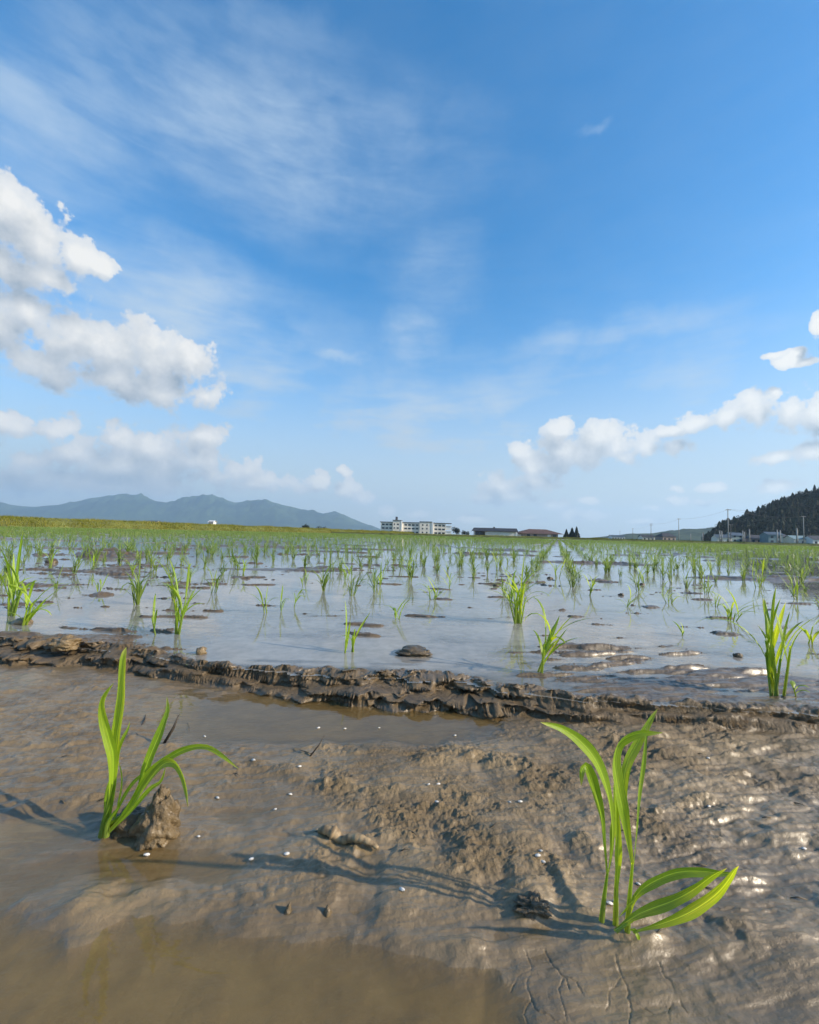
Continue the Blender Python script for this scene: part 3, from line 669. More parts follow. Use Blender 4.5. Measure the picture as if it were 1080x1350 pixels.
# ---- rows: the nearest as things, the rest as one mass
variants = []
for k in range(10):
    tubes, blades = grow(.165 + .008 * (k % 4), 900 + k, 4 + k % 4, rng.uniform(-.15, .2), .75, .0052, 6)
    rb = Ribbons()
    for P, W in tubes: rb.tube(P, W, 4, 0, .3)
    for P, W, S in blades: rb.add(P, W, S, .2, 3, .25, 1)
    variants.append(rb.mesh('rice_seedling', M_LEAF_FAR))
def rows(r0, r1, dr, ds, miss):
    n = np.array([RD[1], -RD[0]])
    a = np.arange(-110, 110, dr); b = np.arange(0, 130, ds)
    A, B = np.meshgrid(a, b); A = A + rng.normal(0, .025, A.shape); B = B + rng.normal(0, ds * .28, B.shape)
    X = (n[0] * A + RD[0] * B).ravel(); Y = (n[1] * A + RD[1] * B).ravel()
    r = np.hypot(X, Y); nl, nf = bankdist(X, Y)
    gap = fbm(X * .35, Y * .35, 3, 201)
    k = (Y > .3) & (np.abs(X) < Y * 1.12 + .2) & (r > r0) & (r < r1) & (np.maximum(nl, nf) < -.6) & (rng.random(X.shape) > miss + .35 * np.clip(gap, -.3, .8))
    return X[k], Y[k]
X, Y = rows(1.7, 7.5, .30, .26, .16)
hp = np.array([at(h[0], h[1], 0)[:2] for h in HAND])
dmin = np.min(np.hypot(X[:, None] - hp[None, :, 0], Y[:, None] - hp[None, :, 1]), 1)
ok = dmin > .2; X, Y = X[ok], Y[ok]
order = np.argsort(np.hypot(X, Y)); X, Y = X[order], Y[order]
NI = 300 - len(HAND) - 2
RMAX = float(np.hypot(X[NI], Y[NI]))
zz = terrain(X[:NI], Y[:NI])[0]
for i in range(NI):
    o = link('rice_seedling', variants[int(rng.integers(0, len(variants)))])
    o.location = (X[i], Y[i], min(max(zz[i], -.02), .02) - .003); o.rotation_euler = (rng.normal(0, .06), rng.normal(0, .06), rng.uniform(0, 6.28))
    s = rng.uniform(.72, 1.12); o.scale = (s, s, s)
    u = X[i] / Y[i]
    zone = 'at left among dark mud bars' if u < -.33 else ('at right towards the wooded hill' if u > .42 else 'in the middle before the far buildings')
    dist = 'nearer' if np.hypot(X[i], Y[i]) < (1.7 + RMAX) / 2 else 'farther'
    tag(o, f'small green seedling in the {dist} planted rows {zone}', 'seedling', 'rice seedlings in the planted rows ' + zone + ', ' + dist)
def mass(X, Y, K, hgt, wdt, two):
    n = len(X); V = []; tri = []
    Z = np.where(np.hypot(X, Y) < 16, np.clip(terrain(X, Y)[0], -.02, .02), -.01)
    Vs = []; Fs = []; base = 0
    for k in range(K):
        az = rng.uniform(0, 2 * np.pi, n); L = hgt * rng.uniform(.55, 1.1, n); ti = rng.uniform(.05, .55, n); be = rng.uniform(.1, .9, n)
        fa = rng.uniform(0, 2 * np.pi, n); w = wdt * rng.uniform(.7, 1.2, n)
        b = np.stack([X + rng.normal(0, .012, n), Y + rng.normal(0, .012, n), Z], -1)
        d1 = np.stack([np.cos(az) * np.sin(ti), np.sin(az) * np.sin(ti), np.cos(ti)], -1)
        d2 = np.stack([np.cos(az) * np.sin(ti + be), np.sin(az) * np.sin(ti + be), np.cos(ti + be)], -1)
        sd_ = np.stack([np.cos(fa), np.sin(fa), 0 * fa], -1) * w[:, None] * .5
        m = b + d1 * (L * .6)[:, None]; tp = m + d2 * (L * .5)[:, None]
        Vs.append(np.stack([b - sd_ * .5, b + sd_ * .5, m + sd_, m - sd_, tp], 1).reshape(-1, 3))
        i0 = base + np.arange(n) * 5
        Fs.append(np.concatenate([np.stack([i0, i0 + 1, i0 + 2], -1), np.stack([i0, i0 + 2, i0 + 3], -1), np.stack([i0 + 3, i0 + 2, i0 + 4], -1)])); base += n * 5
    return np.concatenate(Vs), np.concatenate(Fs), base
parts = []
X2, Y2 = X[NI:], Y[NI:]; parts.append(mass(X2, Y2, 10, .135, .0065, True))
for (a, b, dr, ds, miss, K, h, w) in ((7.5, 20, .30, .24, .34, 8, .12, .0065), (20, 45, .30, .30, .28, 5, .115, .010), (45, 125, .6, .5, .1, 4, .10, .028)):
    xx, yy = rows(a, b, dr, ds, miss); parts.append(mass(xx, yy, K, h, w, True))
off = 0; Vs = []; Fs = []
for v, f, n in parts: Vs.append(v); Fs.append(f + off); off += n
me = np_mesh('far_seedlings', np.concatenate(Vs), np.concatenate(Fs), M_LEAF_FAR, False)
uv = me.uv_layers.new(name='uv'); uv.data.foreach_set('uv', np.tile(np.array([.3, .6], dtype=np.float32), len(me.loops)))
tag(link('far_seedlings', me), 'far rows of green seedlings merging into one band across the paddy', 'seedlings', kind='stuff')

# ================================================================== SMALL THINGS ON THE MUD
def lump_obj(name, label, cat, x, y, z, sx, sy, sz, seed, m, rough=.35, sub=4, group=None, rz=0.0, shape=None):
    import bmesh
    bm = bmesh.new(); bmesh.ops.create_icosphere(bm, subdivisions=sub, radius=1)
    V = np.array([v.co[:] for v in bm.verts]); 
    q = V * 1.3
    n = fbm(q[:, 0] + seed, q[:, 1] + q[:, 2] * 1.7, 5, seed) + .7 * fbm(q[:, 1] * 1.1 - seed, q[:, 2] * 1.3 + q[:, 0] * .6, 5, seed + 9)
    n2 = billow(q[:, 0] * 3 + q[:, 2] * 2, q[:, 1] * 3 - q[:, 2], 3, seed + 3) - .5
    V = V * (1 + rough * n + rough * .5 * n2)[:, None]
    if shape: V = shape(V)
    V = V * np.array([sx, sy, sz])
    for v, c in zip(bm.verts, V): v.co = c
    me = bpy.data.meshes.new(name); bm.to_mesh(me); bm.free(); me.materials.append(m)
    me.polygons.foreach_set('use_smooth', [True] * len(me.polygons))
    o = link(name, me); o.location = (x, y, z); o.rotation_euler = (0, 0, rz); return tag(o, label, cat, group)
def tower(V):
    V = V.copy(); t = np.clip((V[:, 2] + 1) / 2, 0, 1.2); k = 1.15 - .62 * t ** 1.3
    V[:, 0] = V[:, 0] * k + .22 * t; V[:, 1] *= k; V[:, 2] = np.where(V[:, 2] < -.4, -.4 + (V[:, 2] + .4) * .4, V[:, 2]); return V
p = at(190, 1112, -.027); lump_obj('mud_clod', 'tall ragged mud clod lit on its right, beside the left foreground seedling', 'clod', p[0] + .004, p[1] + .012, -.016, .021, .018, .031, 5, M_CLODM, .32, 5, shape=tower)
p = at(168, 1100, -.027); lump_obj('mud_clod', 'low dark lump standing in for the deep shadow between the left foreground seedling and the tall clod', 'clod', p[0], p[1] + .008, -.023, .019, .014, .015, 8, M_CLODW, .3, 4)  # darkest mud colour stands in for the deep shadow left of the clod
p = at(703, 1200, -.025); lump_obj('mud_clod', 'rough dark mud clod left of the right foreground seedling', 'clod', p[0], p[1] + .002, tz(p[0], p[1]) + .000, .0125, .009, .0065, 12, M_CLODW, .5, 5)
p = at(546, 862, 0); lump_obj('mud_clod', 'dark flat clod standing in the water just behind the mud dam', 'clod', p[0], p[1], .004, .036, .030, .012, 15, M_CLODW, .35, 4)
p = at(20, 849, 0); lump_obj('mud_clod', 'brown clump of mud on the dam near the left edge', 'clod', at(85, 850, .01)[0], at(85, 850, .01)[1], .012, .028, .020, .014, 18, M_CLOD, .5, 4)
p = at(265, 862, 0); lump_obj('mud_clod', 'small brown pebble of mud in the water behind the dam', 'clod', p[0], p[1], .004, .011, .010, .011, 21, M_CLOD, .3, 3)
p = at(30, 822, 0); lump_obj('mud_clod', 'rounded clod holding the roots of the left edge seedling', 'clod', p[0], p[1], .002, .022, .020, .014, 22, M_CLOD, .3, 3)
p = at(700, 725 + 27, 0)
for i, (px, py, w, lab) in enumerate([(725, 763, .018, 'tiny dark clod left of a thin stem in the mid water'), (654, 773, .016, 'tiny dark speck of mud left of the thick clump'), (819, 785, .013, 'small dark speck of mud below the bent seedling at right'), (847, 771, .014, 'dark speck of mud on the mid water at right'), (973, 866, .010, 'little dark tuft of mud in water left of the tall right clump'),
                                     (68, 742, .04, 'dark clod under a seedling behind the left edge plants')]):
    p = at(px, py, 0); lump_obj('mud_clod', lab, 'clod', p[0], p[1], .003, w, w * .8, w * .6, 40 + i, M_CLODW, .35, 3)
p1 = at(420, 1094, -.022); p2 = at(498, 1118, -.022)
rr = [.0016, .0042, .0046, .0030, .0026, .0030, .0022, .0010]
mb = MB(); pts = []
for i in range(8):
    f = i / 7; q = p1 * (1 - f) + p2 * f; pts.append((q[0] + random.uniform(-.002, .002), q[1] + random.uniform(-.002, .002), tz(q[0], q[1]) + .003 + random.uniform(-.001, .002)))
P8 = spline(np.array(pts), 40); r8 = np.interp(np.linspace(0, 7, 40), range(8), rr) * (1 + .13 * np.random.default_rng(3).normal(size=40))
mb.tube([tuple(q) for q in P8], list(np.abs(r8) + .0008), 9)
tag(mb.build('straw_piece', simple('muddy_straw', (.42, .29, .15), .6, .3, 160), None, True), 'short knobbly piece of mud coated straw lying on the mud in the middle', 'straw')
M_TWIG = simple('dark_twig', (.05, .038, .026), .6, .2, 100)
def twig(a, b, za, zb, r, lab):
    p = at(*a, -.025); z0 = tz(p[0], p[1]); q = at(*b, -.025); L = atY(b[0], b[1], p[1])
    e = (L[0], p[1] + zb, L[2]) if za else (q[0], q[1], tz(q[0], q[1]) + .002)
    mid = tuple((p[i] if i < 2 else z0) * .5 + e[i] * .5 + (.002 if i == 0 else 0) for i in range(3))
    m = MB(); m.tube([(p[0], p[1], z0 - .001), mid, e], [r, r * .9, r * .4], 6); tag(m.build('twig', M_TWIG, None, True), lab, 'twig')
twig((408, 998), (426, 974), 1, .01, .0011, 'thin dark twig sticking up beside the shallow puddle')
twig((216, 978), (234, 944), 1, .004, .0022, 'flat brown dead leaf stalk standing behind the left foreground seedling')
twig((186, 955), (192, 942), 0, 0, .0010, 'short dark root end lying at the puddle edge behind the left seedling')
for px, lab in ((379, 'left of two small mud spikes at the edge of the brown puddle'), (431, 'right of two small mud spikes at the edge of the brown puddle')):
    p = at(px, 1203, -.027); lump_obj('mud_spike', lab, 'mud spike', p[0], p[1], tz(p[0], p[1]) - .001, .0034, .0032, .0070, px, M_CLODM, .35, 3, shape=tower)
twig((246, 944), (250, 958), 0, 0, .0009, 'tiny dark rootlet in the shallow water right of the dead stalk')
M_BIT = simple('straw_bit', (.16, .115, .06), .6, .35, 300)
for i in range(30):
    px, py = random.uniform(60, 1060), random.uniform(905, 1240)
    if py > 1150 and px < 620: continue
    p = at(px, py, -.025); L = random.uniform(.004, .012); a = random.uniform(-.7, .7); z = max(tz(p[0], p[1]), ZF)
    mb = MB(); mb.tube([(-L * math.cos(a), -L * math.sin(a), 0), (0, 0, random.uniform(.0005, .002)), (L * math.cos(a), L * math.sin(a), .0004)], [.0004, .0007, .0003], 5)
    o = mb.build('straw_bit', M_BIT, None, True); o.location = (p[0], p[1], z + .0006)
    tag(o, 'tiny brown sliver of straw lying on the wet mud', 'straw bit', 'tiny straw bits on the mud')
m, t = material('white_pellet')
b = t.n('ShaderNodeBsdfPrincipled', ins={'Base Color': t.mix(t.noise(t.n('ShaderNodeTexCoord').outputs['Object'], 800, 3), (.42, .40, .36), (.72, .70, .66)), 'Roughness': .5}); t.n('ShaderNodeOutputMaterial', ins={0: b.outputs[0]})
import bmesh
bm = bmesh.new(); bmesh.ops.create_cube(bm, size=1); bmesh.ops.bevel(bm, geom=bm.edges[:], offset=.22, segments=3, affect='EDGES')
pel = bpy.data.meshes.new('pellet'); bm.to_mesh(pel); bm.free(); pel.materials.append(m); pel.polygons.foreach_set('use_smooth', [True] * len(pel.polygons))
PEL = [(334, 1005), (363, 1062), (378, 1125), (332, 1127), (530, 1175), (395, 1013), (383, 1046), (565, 1041), (578, 1038), (287, 1047), (262, 1098), (194, 1119), (713, 1127), (716, 1140), (709, 1137), (804, 1192), (812, 1188), (842, 1160), (576, 1062), (270, 966), (600, 965), (455, 956), (934, 1003), (1060, 1117), (935, 1062), (205, 866), (672, 1060), (500, 955), (686, 1059), (160, 940), (420, 955)]
for i, (px, py) in enumerate(PEL):
    p = at(px, py, -.024); z = max(tz(p[0], p[1]), ZF)
    o = link('pellet', pel); s = random.uniform(.7, 1.15)
    o.location = (p[0], p[1], z + .0008); o.scale = (.0046 * s, .0023 * s, .0021 * s); o.rotation_euler = (random.uniform(-.3, .3), random.uniform(-.3, .3), random.uniform(-.6, .6))
    zone = 'by the right seedling' if 690 < px < 850 and py > 1100 else ('right of the left seedling' if px < 400 else 'scattered over the middle and right mud')
    tag(o, f'tiny white grain lying on wet mud {zone}', 'grain', 'white grains ' + zone)

# ================================================================== BANKS
M_BANK = simple('bank_soil', (.15, .165, .04), .9, .2, .8)
def gmat(name, a, b, c):
    m, t = material(name)
    pos = t.n('ShaderNodeNewGeometry').outputs['Position']
    n = t.noise(pos, .22, 4, .6); n2 = t.noise(pos, 3.0, 3, .6)
    cc = t.mix(t.mr(n, .42, .58), a, b); cc = t.mix(t.mr(n2, .5, .7), cc, c)
    d = t.n('ShaderNodeBsdfPrincipled', ins={'Base Color': cc, 'Roughness': .7, 'Specular IOR Level': .2}); tl = t.n('ShaderNodeBsdfTranslucent', ins={0: cc})
    s = t.n('ShaderNodeMixShader', ins={0: .3, 1: d.outputs[0], 2: tl.outputs[0]}); t.n('ShaderNodeOutputMaterial', ins={0: s.outputs[0]}); return m
M_GY = gmat('yellow_grass', (.22, .22, .03), (.29, .27, .05), (.16, .20, .025))
M_GG = gmat('green_grass', (.06, .10, .018), (.10, .12, .025), (.04, .07, .012))
def bank(name, p0, p1, h, w, n):
    p0, p1 = np.array(p0), np.array(p1); d = p1 - p0; L = np.linalg.norm(d); d /= L; nn = np.array([-d[1], d[0]])
    t = np.linspace(0, L, n); prof = [(-w, -.05), (-w * .55, h * .75), (-w * .3, h), (w * .3, h), (w * .55, h * .75), (w, -.05)]
    V = []; hh = h * .10 * fbm(t * .3, t * 0, 3, 301)
    for i, a in enumerate(t):
        for (o, z) in prof: q = p0 + d * a + nn * o; V.append((q[0], q[1], z + (hh[i] if z > 0 else 0)))
    k = len(prof); Q = [(i * k + j, i * k + j + 1, (i + 1) * k + j + 1, (i + 1) * k + j) for i in range(n - 1) for j in range(k - 1)]
    tag(link(name, np_mesh(name, V, Q, M_BANK, False)), kind='structure')
    return p0, d, nn, L
def grassy(bk, h, w, n, gh, gw, m, t0, t1, name, label):
    p0, d, nn, L = bk
    t = rng.uniform(t0, t1, n); o = rng.uniform(-w * .95, w * .6, n)
    z = np.interp(np.abs(o), [0, w * .3, w * .55, w], [h, h, h * .75, -.02])
    X = p0[0] + d[0] * t + nn[0] * o; Y = p0[1] + d[1] * t + nn[1] * o
    cl = .55 + .6 * sm(-.4, .6, fbm(t * .22, o * .4, 3, 311)); L_ = gh * rng.uniform(.4, 1.0, n) * cl
    a = rng.uniform(0, 6.28, n); ln = rng.normal(0, .35, (n, 2)) * L_[:, None]
    b = np.stack([X, Y, z - .02], -1); s = np.stack([np.cos(a), np.sin(a), 0 * a], -1) * (gw * rng.uniform(.6, 1.3, n))[:, None]
    tp = b + np.stack([ln[:, 0], ln[:, 1], L_], -1)
    V = np.stack([b - s, b + s, tp], 1).reshape(-1, 3); Q = np.arange(n * 3).reshape(-1, 3)
    tag(link(name, np_mesh(name, V, Q, m, False)), label, 'grass', kind='stuff')
nl0 = np.array([BANK_L, 0.0]) + np.array([-.944, .329]) * .8
bk1 = bank('bank', nl0 + RD * 5, nl0 + RD * 150, .80, 1.6, 120)
fc = np.array([60.0, 62.0]) + RD * 1.0; fd = np.array([-.944, .329])
bk2 = bank('bank', fc - fd * 60, fc + fd * 90, .34, 1.0, 120)
grassy(bk1, .80, 1.6, 60000, .34, .030, M_GY, 0, 145, 'bank_grass', 'yellow green grass covering the long bank on the left')
grassy(bk2, .34, 1.0, 16000, .22, .022, M_GY, 88, 150, 'bank_grass', 'yellowish grass on the far bank in front of the school')
grassy(bk2, .34, 1.0, 26000, .16, .022, M_GG, 0, 96, 'bank_grass', 'dark green grass on the low far bank before the barn and poles')

# ================================================================== MOUNTAINS, HILLS, WOODS
def hor(px): return 704 + (px - 540) * math.tan(R(-ROLL))
def mnt_mat(name, a, b, scale):
    m, t = material(name); pos = t.n('ShaderNodeNewGeometry').outputs['Position']
    n = t.noise(pos, scale, 6, .62); c = t.mix(t.mr(n, .4, .6), a, b)
    bump = t.n('ShaderNodeBump', ins={'Strength': .8, 'Distance': 1.5 / scale * .02, 'Height': t.noise(pos, scale * 6, 4, .6)}).outputs[0]
    d = t.n('ShaderNodeBsdfPrincipled', ins={'Base Color': c, 'Roughness': .9, 'Specular IOR Level': .1, 'Normal': bump}); t.n('ShaderNodeOutputMaterial', ins={0: d.outputs[0]}); return m
def ridge(name, prof, D0, D1, m, seed, ns=260, nd=60, rough=.12):
    prof = np.array(prof, float); us = np.linspace(prof[0, 0], prof[-1, 0], ns)
    hpx = np.interp(us, prof[:, 0], [hor(a) - b for a, b in prof]); hpx = np.maximum(hpx, 0)
    U = (us - 540) / F; V = []
    for j in range(nd):
        f = j / (nd - 1); Dp = D0 + (D1 - D0) * f
        xs = U * D1 * (.86 + .14 * f) ; ys = np.full(ns, Dp)
        sh = math.sin(min(f / .72, 1) * math.pi / 2) ** 1.5 if f < .72 else math.cos((f - .72) / .28 * math.pi / 2)
        top = hpx / F * (D0 + (D1 - D0) * .72) + CAM[2]
        k = 1 / (D1 * .05)
        nz = fbm(xs * k * 1.6, ys * k * .7, 5, seed)
        z = top * sh * (1 + rough * nz * (1 - .75 * math.exp(-((f - .72) / .1) ** 2))) + top.mean() * .10 * nz * (1 - abs(2 * f - 1)) * (f < .6)
        xs2 = U * Dp + 0
        V.append(np.stack([xs2, ys, np.maximum(z, -5 if j in (0, nd - 1) else z)], -1))
    V = np.concatenate(V); i = np.arange(ns * nd).reshape(nd, ns)
    Q = np.stack([i[:-1, :-1], i[:-1, 1:], i[1:, 1:], i[1:, :-1]], -1).reshape(-1, 4)
    return np_mesh(name, V, Q, m), V.reshape(nd, ns, 3)
M_MT = mnt_mat('mountain_forest', (.012, .030, .016), (.046, .074, .034), .0022)
me, _ = ridge('mountains', [(-420, 676), (-260, 660), (-120, 668), (0, 662), (18, 667), (45, 668), (80, 665), (110, 660), (140, 653), (160, 651), (185, 654), (205, 661), (218, 664), (240, 657), (265, 654), (285, 656), (310, 664), (325, 660), (350, 660), (375, 667), (405, 673), (425, 677), (440, 674), (460, 682), (480, 690), (500, 698), (520, 704)], 6000, 8400, M_MT, 401, 420, 80)
tag(link('mountains', me), kind='structure')
M_HL = mnt_mat('hill_forest', (.020, .035, .016), (.05, .07, .03), .03)
me, _ = ridge('hills', [(720, 711), (770, 710), (800, 707), (830, 704), (860, 703), (885, 700), (905, 698), (925, 697), (950, 696), (980, 697), (1020, 703), (1100, 709), (1200, 716)], 1200, 1700, M_HL, 411, 200, 40)
tag(link('hills', me), kind='structure')
M_WD = mnt_mat('wooded_hill_floor', (.012, .022, .010), (.020, .034, .014), .05)
me, HV = ridge('wooded_hill', [(925, 716), (935, 708), (950, 700), (975, 690), (1000, 681), (1030, 668), (1060, 659), (1085, 650), (1140, 634), (1220, 622), (1340, 640), (1440, 700), (1470, 726)], 300, 450, M_WD, 421, 200, 50, .05)
tag(link('wooded_hill', me), kind='structure')
M_NEEDLE = simple('cedar_foliage', (.016, .034, .011), .8, .3, .16, (.004, .010, .004))
M_NEEDLE2 = simple('dark_conifer_foliage', (.014, .028, .013), .8, .3, 1.2, (.006, .013, .006))
M_BARK = simple('bark', (.07, .05, .035), .9, .25, 6)
def conifer_tris(h, w, seed, n=70, tp=.8):
    rg = np.random.default_rng(seed); t = rg.uniform(.0, 1, n) ** .8; z = h * (.12 + .88 * t); r = w * (1 - t) ** tp * rg.uniform(.55, 1.15, n) + .02 * w
    a = rg.uniform(0, 6.28, n); L = h * .10 * rg.uniform(.7, 1.3, n)
    c = np.stack([np.cos(a) * r * .35, np.sin(a) * r * .35, z], -1); tip = np.stack([np.cos(a) * r, np.sin(a) * r, z - L * .7], -1)
    sidev = np.stack([-np.sin(a), np.cos(a), 0 * a], -1) * (w * .22 + r * .25)[:, None]
    V = np.stack([c + sidev, c - sidev, tip, c + [0, 0, 1] * L[:, None] * 1.6], 1).reshape(-1, 3)
    i = np.arange(n) * 4; Q = np.concatenate([np.stack([i, i + 1, i + 2], -1), np.stack([i, i + 3, i + 1], -1), np.stack([i, i + 2, i + 3], -1)])
    return V, Q
def round_tris(w, seed, n=110):
    rg = np.random.default_rng(seed); cs = [(rg.uniform(-.5, .5) * w, rg.uniform(-.5, .5) * w, rg.uniform(.35, .85), rg.uniform(.12, .22)) for _ in range(7)]; V = []
    for k in range(n):
        c = cs[rg.integers(0, 7)]; d = rg.normal(size=3); d /= np.linalg.norm(d); V.append(np.array(c[:3]) + d * c[3] * rg.uniform(.6, 1.05) + rg.normal(size=(3, 3)) * .045)
    V = np.concatenate(V); return V, np.arange(len(V)).reshape(-1, 3)
proto = [conifer_tris(1, .34, s, 90, .5) for s in range(3)] + [round_tris(.42, s + 20) for s in range(3)]
nd, ns, _ = HV.shape; Vs = []; Fs = []; off = 0; cnt = 0
rg = np.random.default_rng(55)
while cnt < 2600:
    j = rg.integers(1, int(nd * .80)); k = rg.integers(2, ns - 1); b = HV[j, k] + np.array([rg.uniform(-2, 2), rg.uniform(-2, 2), -.6])
    if b[2] < .2: continue
    v, q = proto[rg.integers(0, 6)]; h = rg.uniform(5, 9) * min(1.0, .6 + (b[2]) / 22); s = rg.uniform(.85, 1.35)
    an = rg.uniform(0, 6.28); ca, sa = math.cos(an), math.sin(an)
    vv = np.stack([(v[:, 0] * ca - v[:, 1] * sa) * h * s, (v[:, 0] * sa + v[:, 1] * ca) * h * s, v[:, 2] * h], -1) + b
    Vs.append(vv); Fs.append(q + off); off += len(v); cnt += 1
tag(link('forest', np_mesh('forest', np.concatenate(Vs), np.concatenate(Fs), M_NEEDLE, False)), 'dark cedar wood covering the hill on the right', 'forest', kind='stuff')
def tree(px, D, h, w, label, kind, n=500):
    x = (px - 540) / F * D; o = empty('conifer_tree' if kind == 'c' else 'bushy_tree', (x, D, 0)); tag(o, label, 'tree', 'trees by the far buildings')
    mb = MB(); mb.tube([(0, 0, -.2), (0.05, 0, h * .4), (0, .03, h * .9)], [.18, .12, .03], 7); mb.build('trunk', M_BARK, o)
    if kind == 'c':
        v, q = conifer_tris(h, w, int(px), n); link('crown', np_mesh('crown', v, q, M_NEEDLE2, False), o)
    else:
        rg = np.random.default_rng(int(px)); V = []
        cs = [(rg.uniform(-.5, .5) * w, rg.uniform(-.5, .5) * w, h * rg.uniform(.35, .8), rg.uniform(.3, .5) * w) for _ in range(9)]
        for k in range(n * 2):
            c = cs[rg.integers(0, 9)]; d = rg.normal(size=3); d /= np.linalg.norm(d); p = np.array(c[:3]) + d * c[3] * rg.uniform(.5, 1.05)
            a = rg.normal(size=(3, 3)) * .28; V.append(p + a)
        V = np.concatenate(V); link('crown', np_mesh('crown', V, np.arange(len(V)).reshape(-1, 3), M_NEEDLE2, False), o)
tree(746.5, 290, 5.6, 2.6, 'shortest dark conifer, left of the pair beside the brown hipped roof', 'c')
tree(754, 290, 6.6, 3.2, 'dark conifer in the middle of the three right of the hipped roof', 'c')
tree(760, 288, 7.2, 2.8, 'tallest dark conifer, rightmost of three right of the hipped roof', 'c')
tree(602, 330, 6.5, 4.5, 'round grey green tree at the right end of the school', 'b')
tree(614, 330, 3.5, 3.5, 'low bush left of the barn', 'b', 300)
tree(403, 240, 3.6, 3.2, 'dark round bush on the bank below the mountain, left of the school', 'b', 300)
tree(425, 250, 2.6, 4.0, 'low wide bush between the school and the round bush', 'b', 300)

# ================================================================== BUILDINGS
M_CON = simple('grey_render', (.86, .78, .66), .8, .08, .25)
M_WHT = simple('white_render', (.80, .79, .76), .8, .04, .3)
M_PAR = simple('dark_parapet', (.10, .10, .11), .7, .1, .5)
M_GLS = simple('dark_glass', (.03, .04, .05), .15, .1, .5)
M_RDK = simple('dark_metal_roof', (.045, .04, .042), .6, .2, .4)
M_RBR = simple('brown_tile_roof', (.12, .065, .05), .75, .2, .5)
M_WPK = simple('pinkish_wall', (.34, .27, .23), .85, .12, .4)
M_RBL = simple('blue_grey_roof', (.075, .095, .115), .5, .15, .5)
M_RTE = simple('teal_wall', (.16, .25, .27), .7, .1, .5)
M_POLE = simple('concrete_pole', (.36, .35, .33), .85, .1, 2)
M_DPOLE = simple('dark_pole', (.12, .11, .10), .8, .1, 2)
M_STEEL = simple('dark_steel', (.06, .06, .065), .5, .1, 3)
def X_at(px, D): return (px - 540) / F * D
# school
D = 362; o = empty('school_building', (X_at(547, D), D, 0), R(-4)); o.scale = (1, 1, .86); tag(o, 'long three storey pale school with rows of dark windows behind the bank', 'school')
mb = MB(); mb.box(-29.5, 26.0, 0, 13, 0, 11.4); mb.box(-18.8, -12.0, -2.2, 0, 0, 13.2); mb.box(4.0, 14.2, -1.2, 0, 0, 12.4); mb.build('wall', M_CON, o)
mb = MB(); mb.box(26.0, 30.8, .4, 12.6, 0, 3.6); mb.box(26.0, 30.8, .4, 12.6, 5.2, 8.8); mb.build('end_wing', M_WHT, o)
mb = MB(); mb.box(-30.2, -18.82, -.5, 13.4, 11.4, 12.0); mb.box(-19.2, -11.6, -2.7, 13.4, 13.2, 13.8); mb.box(-11.58, 3.6, -.5, 13.4, 11.4, 12.0); mb.box(3.62, 14.6, -1.7, 13.4, 12.4, 13.0); mb.box(14.62, 31.0, -.5, 13.4, 11.4, 12.0); mb.build('roof', M_PAR, o)
mb = MB(); mb.box(-17.2, -15.4, 3, 5, 13.8, 17.2); mb.build('roof_tower', M_PAR, o)
mb = MB(); mb.box(-12.0, -11.0, -2.4, -.003, 3.5, 13.19); mb.box(14.2, 15.6, -1.5, -.003, 0, 12.39); mb.build('pillar', M_WHT, o)
for fl in (1.2, 4.9, 8.5):
    for k in range(17):
        x = -28.4 + k * 3.22
        if -19.6 < x < -11.2 or 3.0 < x < 15.0: continue
        mb = MB(); mb.box(x, x + 2.3, -.06, -.004, fl, fl + 1.5); mb.build('window', M_GLS, o)
    for x, yy, ww in ((-17.9, -2.26, 1.0), (-15.2, -2.26, 1.6), (6.0, -1.26, 1.2), (9.6, -1.26, 1.2)):
        mb = MB(); mb.box(x, x + ww, yy, yy + .05, fl + .3, fl + 1.7); mb.build('window', M_GLS, o)
for fl in (3.6, 8.8):
    mb = MB(); mb.box(25.99, 31.4, .0, 13.0, fl, fl + .5); mb.build('balcony', M_WHT, o)
# barn
D = 300; o = empty('barn', (X_at(652, D), D, 0), R(-6)); tag(o, 'long low barn with dark roof and bright white end wall', 'barn')
mb = MB(); mb.box(-14.2, -13.6, 0, 9, 0, 4.0); mb.box(-6.6, 14.6, .2, 9, 0, 3.9); mb.box(-13.6, -6.6, 8.7, 9, 0, 4); mb.build('wall', M_CON, o)
mb = MB(); mb.box(14.6, 15.6, 0, 9.2, 0, 4.1); mb.poly([(15.6, 0, 4.1), (15.6, 9.2, 4.1), (15.6, 4.6, 5.7)]); mb.build('end_wall', M_WHT, o)
mb = MB()
for x0, x1, e in ((-15.8, 16.2, 0),):
    mb.poly([(x0, -1.2, 3.8), (x1, -1.2, 3.8), (x1 - .3, 4.6, 6.1), (x0 + 1.5, 4.6, 6.1)]); mb.poly([(x1, 10.4, 3.8), (x0, 10.4, 3.8), (x0 + 1.5, 4.6, 6.1), (x1 - .3, 4.6, 6.1)]); mb.poly([(x0, 10.4, 3.8), (x0, -1.2, 3.8), (x0 + 1.5, 4.6, 6.1)])
mb.poly([(-15.8, -1.2, 3.55), (16.2, -1.2, 3.55), (16.2, -1.2, 3.797), (-15.8, -1.2, 3.797)])
mb.build('roof', M_RDK, o)
mb = MB(); mb.poly([(-16.0, -.8, 3.4), (-15.5, 9.6, 3.4), (-19.5, 9.6, .9), (-19.5, -.8, .9)]); mb.box(-19.3, -19.1, -.6, 9.4, 0, 1.0); mb.build('lean_to', M_RDK, o)
mb = MB(); mb.box(-13.4, -9.9, 3.0, 3.05, 0, 3.3); mb.build('bay_shade_sheet', M_GLS, o)  # dark sheet set inside the barn opening as its shade
mb = MB(); mb.box(-5.6, 9.6, .12, .197, 2.2, 3.4); mb.build('window', M_WHT, o)
